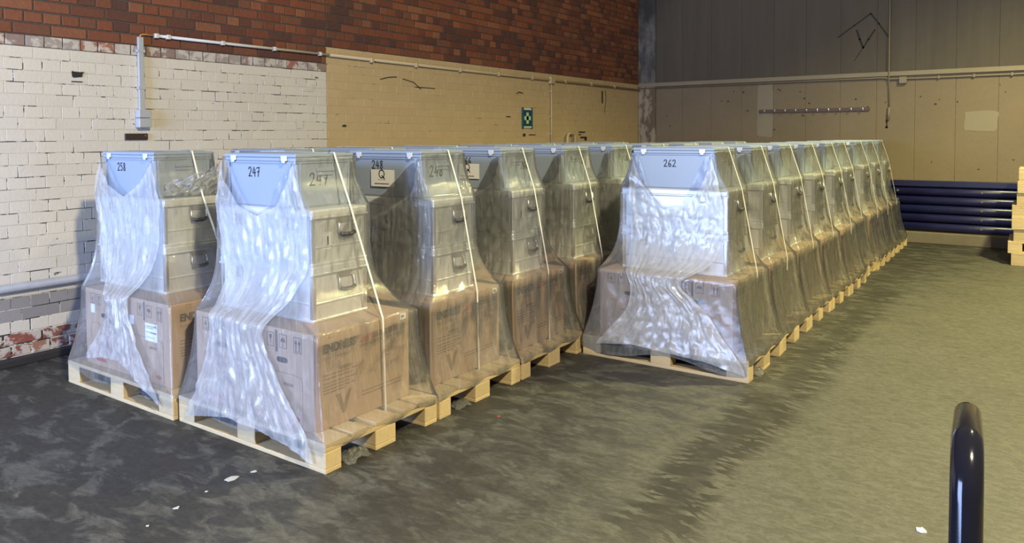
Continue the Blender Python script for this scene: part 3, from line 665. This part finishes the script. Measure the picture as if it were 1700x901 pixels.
# ------------------------------------------------------------------ lidded plastic crates
KW, KD, KH = .60, .40, .285
mb = MB(); mb.box(-KW / 2 + .006, KW / 2 - .006, -KD / 2 + .006, KD / 2 - .006, 0, KH - .03, .012, 0, .008)
for sx in (-1, 1):
    for yy in (-KD / 2 + .004, KD / 2 - .004): mb.box(sx * .262 - .004, sx * .262 + .004, yy - .004, yy + .004, .012, KH - .045, .001)
for sy in (-1, 1):
    for xx in (-KW / 2 + .004, KW / 2 - .004): mb.box(xx - .004, xx + .004, sy * .165 - .004, sy * .165 + .004, .012, KH - .045, .001)
mb.box(-KW / 2, KW / 2, -KD / 2, KD / 2, KH - .05, KH - .04, .003); mb.box(-KW / 2 + .002, KW / 2 - .002, -KD / 2 + .002, KD / 2 - .002, KH - .038, KH - .018, .004)
KBODY = mb.mesh('crate_body', ['crate'])
mb = MB(); mb.box(-KW / 2 - .002, KW / 2 + .002, -KD / 2 - .002, KD / 2 + .002, KH - .017, KH, .004); mb.box(-KW / 2 + .03, KW / 2 - .03, -KD / 2 + .03, KD / 2 - .03, KH - .002, KH + .004, .003); KLID = mb.mesh('lid', ['crate'])
mb = MB(); mb.box(-.022, .022, -.009, .002, -.024, .004, .003); mb.box(-.012, .012, -.012, -.004, -.034, -.018, .002); KCLASP = mb.mesh('clasp', ['crate_clasp'])
mb = MB(); mb.box(-.004, .012, -.058, .058, -.004, .016, .003); mb.box(-.004, .004, -.052, .052, -.024, -.005, .001); KGRIP = mb.mesh('grip', ['crate'])
mb = MB(); mb.box(-KW / 2, KW / 2, -KD / 2, KD / 2, 0, KH, .008); KWHOLE = mb.mesh('plastic_crate', ['crate'])
DIG = {'2': [[(0, .78), (.12, .95), (.35, 1), (.52, .85), (.48, .6), (.2, .25), (0, .02), (.3, .05), (.62, .03)]], '4': [[(.3, 1), (.12, .6), (.02, .38), (.3, .38), (.6, .42)], [(.48, .8), (.44, .4), (.42, 0)]],
       '7': [[(0, .9), (.3, .95), (.6, .98), (.42, .55), (.28, 0)], [(.15, .5), (.55, .54)]], '8': [[(.5, .88), (.3, 1), (.1, .85), (.18, .62), (.42, .45), (.52, .2), (.32, .0), (.08, .12), (.12, .35), (.4, .6), (.5, .88)]],
       '6': [[(.5, 1), (.2, .75), (.04, .35), (.12, .05), (.38, 0), (.52, .2), (.42, .42), (.1, .36)]], '5': [[(.58, 1), (.12, .97), (.08, .6), (.38, .62), (.54, .35), (.38, .05), (.05, .06)]], '0': [[(.3, 1), (.06, .7), (.08, .2), (.3, 0), (.52, .3), (.5, .8), (.3, 1)]]}
def handwriting(fn, txt, u, v, h, wd):
    fl = Flat(fn); 
    for c in txt:
        for st in DIG[c]: fl.stroke([(u + a * h * .8, v + b * h) for a, b in st], wd)
        u += h * .68
    return fl.mb
def crate(loc, label, group, detail, front=None, side=None, paper=None):
    if not detail: return tag(link('plastic_crate', KWHOLE, None, loc), label, 'crate', group)
    o = link('plastic_crate', KBODY, None, loc); tag(o, label, 'crate', group)
    link('lid', KLID, o)
    for x in (-.215, .215): link('clasp', KCLASP, o, (x, -KD / 2, KH - .012))
    for s_ in (-1, 1): link('grip', KGRIP, o, (s_ * (KW / 2 - .004), 0, .195), 0 if s_ > 0 else math.pi)
    ff = lambda u, v: (u, -KD / 2 + .0012 - (0 if v > 99 else 0), v)
    if front: link('marker_number', handwriting(lambda u, v: (u, -KD / 2 + .0045 + .008 * (1 - v / KH) * .9 - .0005, v), front[0], front[1], front[2], front[3], .006).mesh('marker_number', ['marker']), o)
    if side: link('marker_number', handwriting(lambda u, v: (KW / 2 - .0045 - .008 * (1 - v / KH) * .9 + .0005, u, v), side[0], side[1], side[2], side[3], .007).mesh('marker_number', ['marker']), o)
    if paper:
        fl = Flat(lambda u, v: (u + paper[0], -KD / 2 + .0005, v + paper[1])); fl.quad(0, .20, 0, .105, 0)
        fl.mb.v[-4:] = fl.mb.v[-4:]
        n = 20; ring = [(.092 + .022 * math.cos(2 * math.pi * i / n), .078 + .024 * math.sin(2 * math.pi * i / n)) for i in range(n + 1)]
        for z_ in (0,):
            g = Flat(lambda u, v: (u + paper[0], -KD / 2 - .0001, v + paper[1])); g.stroke(ring, .007, 1); g.stroke([(.095, .068), (.115, .05)], .008, 1); g.quad(.06, .125, .042, .0445, 1); g.quad(.03, .155, .014, .021, 2)
        k0 = len(fl.mb.v); fl.mb.v += g.mb.v; fl.mb.f += [tuple(k0 + i for i in q) for q in g.mb.f]; fl.mb.m += g.mb.m; fl.mb.sm += g.mb.sm
        link('paper_label', fl.mb.mesh('paper_label', ['paper', 'marker', 'ink_faint']), o)
    return o

# ------------------------------------------------------------------ stretch film
ZD, ZC, ZA, ZK = .144, .144 + CHT, .144 + CHT + 2 * AH, .144 + CHT + 2 * AH + KH     # deck, carton top, case top, crate top
def lerp_keys(keys, x):
    if x <= keys[0][0]: return keys[0][1]
    for (a, b), (c, d) in zip(keys[:-1], keys[1:]):
        if x <= c: return b + (d - b) * (x - a) / (c - a)
    return keys[-1][1]
def profile(z, ax, kx):
    """film outline x0, x1, hy at height z; it leans in between the corners that carry it"""
    if z < ZC:
        s = max(0.0, (z - .13) / (ZC - .13)); e = (1 - s) ** 1.9; q = CW / 2 + .022; return -q - (.606 - q) * e, q + (.606 - q) * e, CD / 2 + .017 + (.406 - CD / 2 - .017) * e
    if z < ZA:
        s = (z - ZC) / (ZA - ZC); e = (1 - s) ** 4.5; q = AW / 2 + .008; c = CW / 2 + .022
        return (ax - q) + (-c - (ax - q)) * e, (ax + q) + (c - (ax + q)) * e, AD / 2 + .008 + (CD / 2 - AD / 2 + .009) * e
    s = min(1.0, (z - ZA) / (ZK - ZA)); e = (1 - s) ** 2.2; q = KW / 2 + .009; c = AW / 2 + .008
    return (kx - q) + ((ax - c) - (kx - q)) * e, (kx + q) + ((ax + c) - (kx + q)) * e, max(AD, KD) / 2 + .008
def film_mesh(seed, ax, kx, vtop, dens, rows=58, lowfront=.1):
    """vtop: list (x, z) of the upper edge on the front; dens(side, x, z) thickness of the layers"""
    r = random.Random(seed); o3 = Vector((r.uniform(0, 50), r.uniform(0, 50), r.uniform(0, 50)))
    cols = []
    for side, n in ((0, 46), (1, 30), (2, 14), (3, 18)):
        for i in range(n): cols.append((side, i / n))
    V, UV, DN = [], [], []; nc = len(cols)
    for ci, (side, t) in enumerate(cols):
        ts = t * t * (3 - 2 * t) * .55 + t * .45          # columns crowd towards the corners
        for ri in range(rows):
            v = ri / (rows - 1)
            if side == 0: zt = lerp_keys(vtop, -.36 + .72 * ts); zb = lowfront + .03 * math.sin(ts * 9 + seed)
            else:
                zt = ZK - .012 + .006 * math.sin(ts * 12 + seed); zb = .118 + .012 * math.sin(ts * 17 + seed)
            if side == 1: zt = min(zt, lerp_keys([(0, vtop[-1][1]), (.08, ZK - .012)], ts))
            if side == 3: zt = min(zt, lerp_keys([(.92, ZK - .012), (1, vtop[0][1])], ts))
            z = zb + (zt - zb) * v
            x0, x1, hy = profile(z, ax, kx)
            if side == 0: x, y, nx, ny = x0 + (x1 - x0) * ts, -hy, 0, -1
            elif side == 1: x, y, nx, ny = x1, -hy + 2 * hy * ts, 1, 0
            elif side == 2: x, y, nx, ny = x1 - (x1 - x0) * ts, hy, 0, 1
            else: x, y, nx, ny = x0, hy - 2 * hy * ts, -1, 0
            edge = min(1.0, min(ts, 1 - ts) * 9)
            f = mn.noise(Vector((x * 3.1, y * 3.1, z * 2.2)) + o3) * .012 + mn.noise(Vector((x * 11, y * 11, z * 5)) + o3) * .005
            fan = max(0.0, 1 - abs(z - ZC - .06) / .13) * .009 * math.sin(ts * 75 + 8 * mn.noise(Vector((ts * 6, z * 3, seed))))
            tens = abs(mn.noise(Vector((ts * 9 + z * 3.2, z * 1.3 - ts * 2, seed * 1.7)))); tens = max(0, .12 - tens) * .07
            d = max(-.001, f * .55 * edge + fan * edge + tens * edge)
            if side != 0 and z < .15: d = 0
            V.append((x + nx * d, y + ny * d, z)); UV.append(((ci) / nc * 3.6, z)); DN.append(max(0.0, min(1.0, dens(side, ts, x, z))))
    Fc = []
    for ci in range(nc):
        cj = (ci + 1) % nc
        for ri in range(rows - 1): Fc.append((ci * rows + ri, cj * rows + ri, cj * rows + ri + 1, ci * rows + ri + 1))
    return film_finish('stretch_film', V, Fc, UV, DN, 'film')
def film_finish(name, V, Fc, UV, DN, mat):
    me = bpy.data.meshes.new(name); me.from_pydata(V, [], Fc); me.materials.append(MATS[mat])
    uv = me.uv_layers.new(name='film'); idx = [0] * len(me.loops); me.loops.foreach_get('vertex_index', idx)
    uv.data.foreach_set('uv', [c for i in idx for c in UV[i]])
    at = me.attributes.new('density', 'FLOAT', 'POINT'); at.data.foreach_set('value', DN)
    me.polygons.foreach_set('use_smooth', [True] * len(Fc)); me.update(); return me
def tail_mesh(seed, ax, kx, left, right, bottom, top, off=.010, peak=None, nu=64, nv=80, mat='film_bunched'):
    """loose bunched layers of film hanging in front of the wrap; left/right: (z, x) edges, top/bottom: (u, z) edges"""
    r = random.Random(seed); V, UV, DN = [], [], []
    for iu in range(nu + 1):
        u = iu / nu
        for iv in range(nv + 1):
            v = iv / nv; zb, zt = lerp_keys(bottom, u), lerp_keys(top, u); z = zb + (zt - zb) * v
            zl = sum(lerp_keys(left, z + q * .018) for q in (-2, -1, 0, 1, 2)) / 5; zr = sum(lerp_keys(right, z + q * .018) for q in (-2, -1, 0, 1, 2)) / 5
            wob = .014 * mn.noise(Vector((z * 9, seed, 0))); wob2 = .014 * mn.noise(Vector((z * 9, seed + 9, 0)))
            x = zl + wob + (zr + wob2 - zl - wob) * u
            x0, x1, hy = profile(max(z, .13), ax, kx); wd = max(.08, zr - zl)
            gather = min(1.0, .26 / wd)
            fold = .0075 * gather * math.sin(u * 26 + 5 * mn.noise(Vector((u * 4, z * 2.5, seed)))) + .003 * gather * math.sin(u * 61 + 6 * mn.noise(Vector((u * 7, z * 4, seed + 3))))
            crum = .016 * mn.noise(Vector((x * 14, z * 10, seed))) + .006 * mn.noise(Vector((x * 33, z * 24, seed)))
            bulge = .03 * math.sin(math.pi * u) * gather
            y = -hy - off - bulge - abs(fold) - abs(crum) * 1.1
            e = min(u, 1 - u); ed = .75 + .45 * math.exp(-e * 60)
            lump = .72 + .5 * mn.noise(Vector((x * 5, z * 3.5, seed + 20)))
            V.append((x, y, z)); UV.append((u * .62, z)); DN.append(max(0, min(1, ed * lump * (.65 + .35 * gather) * (peak(x, z) if peak else 1))))
    n1 = nv + 1; Fc = [(a * n1 + b, (a + 1) * n1 + b, (a + 1) * n1 + b + 1, a * n1 + b + 1) for a in range(nu) for b in range(nv)]
    return film_finish('film_tail', V, Fc, UV, DN, mat)
def dens_plain(side, ts, x, z):
    c = math.exp(-min(ts, 1 - ts) * 26) * .3
    if side == 1: return .27 + c + .25 * max(0.0, 1 - (z - .1) / .3) + (.08 if z > ZC else 0) - (.12 if z > ZA else 0)
    return .26 + c if z > ZC else .12 + c
def dens_front(side, ts, x, z):
    if side == 0: return .30 + (.25 if z > .62 else -.22) + math.exp(-min(ts, 1 - ts) * 30) * .25
    return dens_plain(side, ts, x, z)
def vgen(r):
    a = r.uniform(-.15, .1); lo = r.uniform(1.12, 1.22)
    return [(-.36, ZK - .03), (-.29, ZK - .05), (a - .12, lo + .06), (a, lo), (a + .1, lo + .05), (.27, ZK - .06), (.36, ZK - .03)]
FILM_VAR = []
rv = random.Random(21)
for i in range(6): FILM_VAR.append(film_mesh(100 + i, 0, 0, vgen(rv), dens_plain, 46, .11))

TAILS = [tail_mesh(40 + i, 0, 0, [(.5, .02), (.62, .0), (.8, -.10), (1.2, -.18 + .1 * i), (1.45, .13)], [(.5, .30), (.62, .46), (.72, .42), (.85, .385), (1.2, .39), (1.45, .29)], [(0, .60), (.5, .55 + .05 * i), (1, .585)], [(0, 1.08), (.3, 1.13), (.7, 1.24), (1, 1.44)], peak=lambda x, z: .25 + 1.1 * max(0, x), mat='film') for i in range(2)]

def strap_mesh(ax, kx, dy):
    """white packing band round the whole stack over the crate, y drifts downwards"""
    P = []
    y = lambda z: dy + (.12 - .05 * (z / 1.5))
    xr = [(kx + KW / 2 + .012, ZK + .006), (ax + AW / 2 + .014, ZA + .002), (CW / 2 + .026, ZC + .004), (CW / 2 + .024, .15), (CW / 2 + .02, .11)]
    xl = [(kx - KW / 2 - .012, ZK + .006), (ax - AW / 2 - .014, ZA + .002), (-CW / 2 - .026, ZC + .004), (-CW / 2 - .024, .15), (-CW / 2 - .02, .11)]
    path = list(reversed(xl)) + xr; mb = MB(); k = 0; wd = .0055
    for x, z in path:
        yy = y(z); mb.v += [(x, yy - wd, z), (x, yy + wd, z)]
    for i in range(len(path) - 1): mb.f.append((2 * i, 2 * i + 1, 2 * i + 3, 2 * i + 2)); mb.m.append(0); mb.sm.append(False)
    me = mb.mesh('packing_strap', ['strap']); return me
def thick(o, t):
    md = o.modifiers.new('thickness', 'SOLIDIFY'); md.thickness = t; md.offset = 1.0

# ------------------------------------------------------------------ the stacks
ORD = ['first', 'second', 'third', 'fourth', 'fifth', 'sixth', 'seventh', 'eighth', 'ninth']
ROWN = {'A': 'row by the brick wall', 'B': 'middle row', 'C': 'row along the aisle'}
SPEC = {}
for k in range(8): SPEC['A', k] = (-1.82 - .005, .38 + .822 * k)
for k in range(9): SPEC['B', k] = (-.6, .4 + (.822 * k if k < 3 else .822 * k))
for k in range(9): SPEC['C', k] = (.63, 2.785 + .8015 * k)
rs = random.Random(4)
STRAPS = [strap_mesh(0, 0, d) for d in (-.05, -.03, -.01)]
for (row, k), (xc, yc) in SPEC.items():
    key = row + str(k + 1); detail = (row == 'A' and k < 2) or (row == 'B' and k < 6) or row == 'C'
    which = f'{ORD[k]} stack of the {ROWN[row]}'; first = k == 0
    ax = {'A1': -.19, 'B1': -.105}.get(key, 0.0); kx = {'A1': -.19, 'B1': -.125}.get(key, ax)
    if row == 'C' and k == 5: xc -= .035
    if row == 'C': xc += rs.uniform(-.008, .008) if k else 0
    pallet((xc, yc, 0), 0, f'light wooden pallet under the {which}', 'pallets of the wrapped stacks', detail)
    ox = {'A1': .02, 'B1': -.02}.get(key, rs.uniform(-.008, .008))
    carton((xc + ox, yc - (.01 if first else 0), ZD), f'brown printed carton in the {which}' if key not in ('A1',) else 'brown printed carton with white address label in the first stack by the wall', 'generator cartons on pallets', detail, key)
    case((xc + ax, yc, ZC), f'lower aluminium case on the carton, {which}', 'aluminium cases on the cartons', detail)
    case((xc + ax, yc, ZC + AH), f'upper aluminium case under the plastic crate, {which}', 'aluminium cases on the cartons', detail, key in ('B1', 'B3', 'B5'))
    num = {'A1': ('258', -.13, .165, .05), 'B1': ('247', -.095, .163, .05), 'B2': ('248', -.11, .175, .05), 'B3': ('266', -.05, .18, .045), 'C1': ('262', -.065, .155, .047)}.get(key)
    sd = {'B1': ('247', -.10, .118, .066), 'B2': ('248', -.11, .13, .066), 'B3': ('266', .05, .14, .05), 'B4': ('2', .1, .15, .05), 'B5': ('26', .06, .15, .05), 'C1': ('26', .09, .16, .045), 'A1': None}.get(key)
    pp = {'B2': (-.115, .065), 'B3': (-.09, .075), 'B5': (-.12, .09)}.get(key)
    lab = {'A1': 'blue-grey plastic crate marked 258 on the stack beside the wall', 'B1': 'blue-grey plastic crate marked 247 on the front stack', 'B2': 'blue-grey plastic crate marked 248 with a white paper label', 'C1': 'blue-grey plastic crate marked 262 on the aisle front stack'}.get(key, f'blue-grey plastic crate on top of the {which}')
    crate((xc + kx, yc, ZA), lab, 'crates on top of the stacks', detail, num, sd, pp)
    if key == 'B1':
        me = film_mesh(1, ax, kx, [(-.36, 1.47), (-.30, 1.45), (-.24, 1.36), (-.10, 1.20), (-.03, 1.175), (.10, 1.24), (.22, 1.38), (.30, 1.45), (.36, 1.47)], dens_front, 64, .10)
        tm = tail_mesh(11, ax, kx, [(.06, -.50), (.2, -.43), (.5, -.345), (.75, -.36), (.95, -.42), (1.19, -.50), (1.46, -.425)], [(.07, .53), (.12, .52), (.35, .26), (.56, .10), (.66, .13), (.75, .20), (.91, .29), (1.22, .27), (1.46, .17)], [(0, .06), (.35, .13), (.6, .12), (.85, .085), (1, .04)], [(0, 1.45), (.1, 1.34), (.3, 1.2), (.5, 1.16), (.72, 1.22), (.9, 1.36), (1, 1.44)])
    elif key == 'A1':
        me = film_mesh(2, ax, kx, [(-.36, 1.46), (-.28, 1.44), (-.12, 1.28), (0, 1.22), (.14, 1.28), (.28, 1.42), (.36, 1.46)], dens_front, 64, .10)
        tm = tail_mesh(12, ax, kx, [(.15, -.34), (.22, -.36), (.34, -.26), (.55, -.13), (.62, -.20), (.8, -.43), (1.2, -.58), (1.46, -.49)], [(.08, .50), (.12, .48), (.31, .25), (.54, .08), (.65, .10), (.81, .17), (1.2, .2), (1.46, .11)], [(0, .20), (.3, .24), (.6, .25), (.85, .14), (1, .06)], [(0, 1.44), (.25, 1.28), (.5, 1.21), (.75, 1.29), (1, 1.43)])
    elif key == 'C1':
        me = film_mesh(3, ax, kx, [(-.36, 1.46), (-.28, 1.41), (-.18, 1.24), (-.06, 1.09), (.06, 1.11), (.14, 1.24), (.28, 1.43), (.36, 1.46)], dens_front, 64, .06)
        tm = tail_mesh(13, ax, kx, [(.05, -.52), (.14, -.45), (.35, -.27), (.5, -.22), (.6, -.26), (.72, -.30), (.9, -.30), (1.13, -.33), (1.45, -.29)], [(.06, .585), (.11, .57), (.25, .44), (.42, .31), (.58, .10), (.64, .2), (.72, .33), (.9, .37), (1.15, .36), (1.45, .28)], [(0, .1), (.25, .135), (.5, .12), (.75, .1), (1, .05)], [(0, 1.42), (.15, 1.25), (.38, 1.06), (.6, 1.08), (.8, 1.22), (1, 1.42)])
    else: me, tm = FILM_VAR[rs.randrange(6)], (TAILS[k % 2] if detail and row == 'B' else None)
    o = link('stretch_film', me, None, (xc, yc, 0)); tag(o, f'clear plastic stretch film wrapped around the {which}', 'stretch film', 'stretch film wraps')
    if tm: link('film_tail', tm, o)['label'] = 'bunched milky film hanging down the front'
    sm = strap_mesh(ax, kx, {'B1': -.02, 'A1': -.02}.get(key, 0)) if (ax or kx) else STRAPS[rs.randrange(3)]
    o = link('packing_strap', sm, None, (xc, yc, 0)); tag(o, f'white packing strap over the {which}', 'strap', 'packing straps'); thick(o, .0016)

# ------------------------------------------------------------------ empty pallets by the back wall
for i in range(8):
    dx = [0, -.035, .02, .0, .0, .045, .05, .06][i]
    pallet((2.45 + .63 + dx, 8.42 + .4 + .01 * (i % 3), .1445 * i), 0, f'empty wooden pallet in the pile by the blue barrier, {ORD[i]} from the floor', 'pile of empty pallets')

# ------------------------------------------------------------------ black push handle in front of the camera
def cam_pt(px, py, d): return CAM + (fw2 + rt3 * ((px - 850) / F_PX) - up3 * ((py - CY) / F_PX)) * d
t0 = cam_pt(1606, 740, .80); vdir = (cam_pt(1605, 680, 1.06) - CAM); vdir.z = 0; vdir.normalize()
base = Vector((t0.x, t0.y, 0))
t = link('push_cart', None, None, base); tag(t, 'glossy black tubular push handle of a cart on the bare floor', 'cart')
R_ = .016; zn, zf = t0.z - .012, cam_pt(1605, 658, 1.06).z - .004
def arc(c, a, b, r0, n=8): return [c + a * (r0 * math.cos(math.pi / 2 * i / n)) + b * (r0 * math.sin(math.pi / 2 * i / n)) for i in range(n + 1)]
up_ = Vector((0, 0, 1)); near = base + vdir * .0
pth = [near - vdir * .10 + up_ * .16, near - vdir * .012 + up_ * (zn - .10)]
pth += arc(near + vdir * .05 + up_ * (zn - .05), -vdir, up_, .05); pth += list(reversed(arc(near + vdir * .23 + up_ * (zf - .05), vdir, up_, .05)))
pth += [near + vdir * .28 + up_ * .16]
mb = MB(); mb.tube([p for p in pth], R_, 18); part_of(t, 'handle_tube', mb, ['black_paint'])
sidev = Vector((vdir.y, -vdir.x, 0))
mb = MB(); c0 = near + vdir * .13
P = [c0 - vdir * .4 - sidev * .03, c0 + vdir * .4 - sidev * .03, c0 + vdir * .4 + sidev * .5, c0 - vdir * .4 + sidev * .5]
lo = [p + up_ * .13 for p in P]; hi = [p + up_ * .165 for p in P]
mb.poly(list(reversed(lo))); mb.poly(hi)
for i in range(4): j = (i + 1) % 4; mb.poly([lo[i], lo[j], hi[j], hi[i]])
part_of(t, 'platform', mb, ['plate_steel'])
for a in (-.32, .32):
    for b in (.04, .42):
        c = c0 + vdir * a + sidev * b; mb = MB(); mb.tube([c + up_ * .055 - sidev * .016, c + up_ * .055 + sidev * .016], .055, 18); mb.tube([c + up_ * .1, c + up_ * .135], .015, 8); part_of(t, 'wheel', mb, ['rubber'])

# ------------------------------------------------------------------ litter on the floor
def scrap(name, x, y, pts_r, seed, mats, label, cat, group=None, h=.004, n=9, el=1.0, rot=0.0):
    r = random.Random(seed); mb = MB(); top = []; bot = []
    for i in range(n):
        a = 2 * math.pi * i / n; q = pts_r * r.uniform(.55, 1.2); px, py = q * math.cos(a) * el, q * math.sin(a)
        top.append((px * math.cos(rot) - py * math.sin(rot), px * math.sin(rot) + py * math.cos(rot), h * r.uniform(.5, 1.4))); bot.append((top[-1][0] * 1.02, top[-1][1] * 1.02, .0))
    mb.v += top + bot + [(0, 0, h * 1.5)]
    for i in range(n): j = (i + 1) % n; mb.f += [(i, j, 2 * n), (n + i, n + j, j, i)]; mb.m += [0, 0]; mb.sm += [False, False]
    mb.f.append(tuple(reversed(range(n, 2 * n)))); mb.m.append(0); mb.sm.append(False)
    o = solo(name, mb, mats, None, (x, y, 0)); tag(o, label, cat, group); return o
scrap('paper_scrap', 2.353, .992, .015, 1, ['paper'], 'white paper scrap on the bare concrete near the cart handle', 'scrap', h=.01, el=1.3, rot=-.6)
for i, (x, y, q, el) in enumerate(((-.332, -.27, .02, 1.9), (-.309, -.168, .010, 1.5), (-.313, -.411, .007, 1.1), (-.286, -.571, .012, 1.3), (-.244, -.723, .006, 1.4))):
    scrap('paint_chip', x, y, q, 10 + i, ['chip_white'], ['largest pale paint flake in the line before the front pallet', 'pale paint flake closest to the front pallet', 'small pale flake third along the line of flakes', 'broken pale flake fourth along the line of flakes', 'tiny pale flake farthest from the front pallet'][i], 'paint flake', 'pale flakes in a line', h=.0025, el=el, rot=1.3)
scrap('red_scrap', .245, 1.045, .012, 31, ['chip_red'], 'tiny red scrap on the floor before the second middle pallet', 'scrap')
def film_scrap(x, y, z, sx, sy, sz, seed, label):
    V, UV, DN = [], [], []; n = 18
    for i in range(n + 1):
        for j in range(n + 1):
            u, v = i / n - .5, j / n - .5; k2 = max(0, 1 - 3.2 * (u * u + v * v)); zz = z + sz * (k2 ** .5) * (.75 + .5 * mn.noise(Vector((u * 7, v * 7, seed))))
            V.append((u * sx * (1 + .2 * mn.noise(Vector((v * 5, seed, 1)))), v * sy * (1 + .2 * mn.noise(Vector((u * 5, seed, 2)))), max(zz, .002) if k2 > 0 else z + .002)); UV.append((u, v)); DN.append(.35)
    Fc = [(a * (n + 1) + b, (a + 1) * (n + 1) + b, (a + 1) * (n + 1) + b + 1, a * (n + 1) + b + 1) for a in range(n) for b in range(n)]
    o = link('film_scrap', film_finish('film_scrap', V, Fc, UV, DN, 'film'), None, (x, y, 0)); tag(o, label, 'film scrap', 'crumpled film scraps'); return o
film_scrap(-.04, .21, 0, .12, .16, .055, 3, 'crumpled clear film under the edge of the front middle pallet')
film_scrap(-.05, 1.06, 0, .10, .13, .04, 5, 'crumpled clear film under the edge of the second middle pallet')
film_scrap(1.20, 2.62, 0, .12, .13, .05, 7, 'crumpled clear film at the corner of the aisle front pallet')
film_scrap(-1.72, .12, 0.024, .34, .14, .055, 9, 'clear film bunched in the front opening of the pallet by the wall')
# folded slack film lying on the first wall-side case
V, UV, DN = [], [], []; n = 34
for i in range(n + 1):
    for j in range(n + 1):
        u, v = i / n, j / n; x = .02 + .12 * math.sin(math.pi * u) * (.5 + .5 * v); z = .02 + .20 * v * (.4 + .6 * u)
        cr = .03 * mn.noise(Vector((u * 8, v * 8, 4))) + .018 * mn.noise(Vector((u * 19, v * 19, 4)))
        V.append((x + cr, -.16 + .38 * u + .02 * mn.noise(Vector((v * 6, u * 6, 8))), max(.004, z + cr))); UV.append((u * .4, v)); DN.append(.45)
Fc = [(a * (n + 1) + b, (a + 1) * (n + 1) + b, (a + 1) * (n + 1) + b + 1, a * (n + 1) + b + 1) for a in range(n) for b in range(n)]
o = link('film_bundle', film_finish('film_bundle', V, Fc, UV, DN, 'film_bunched'), None, (-1.825 - .19 + .30, .40, ZA)); tag(o, 'crumpled clear film heaped beside the crate marked 258', 'film bundle')
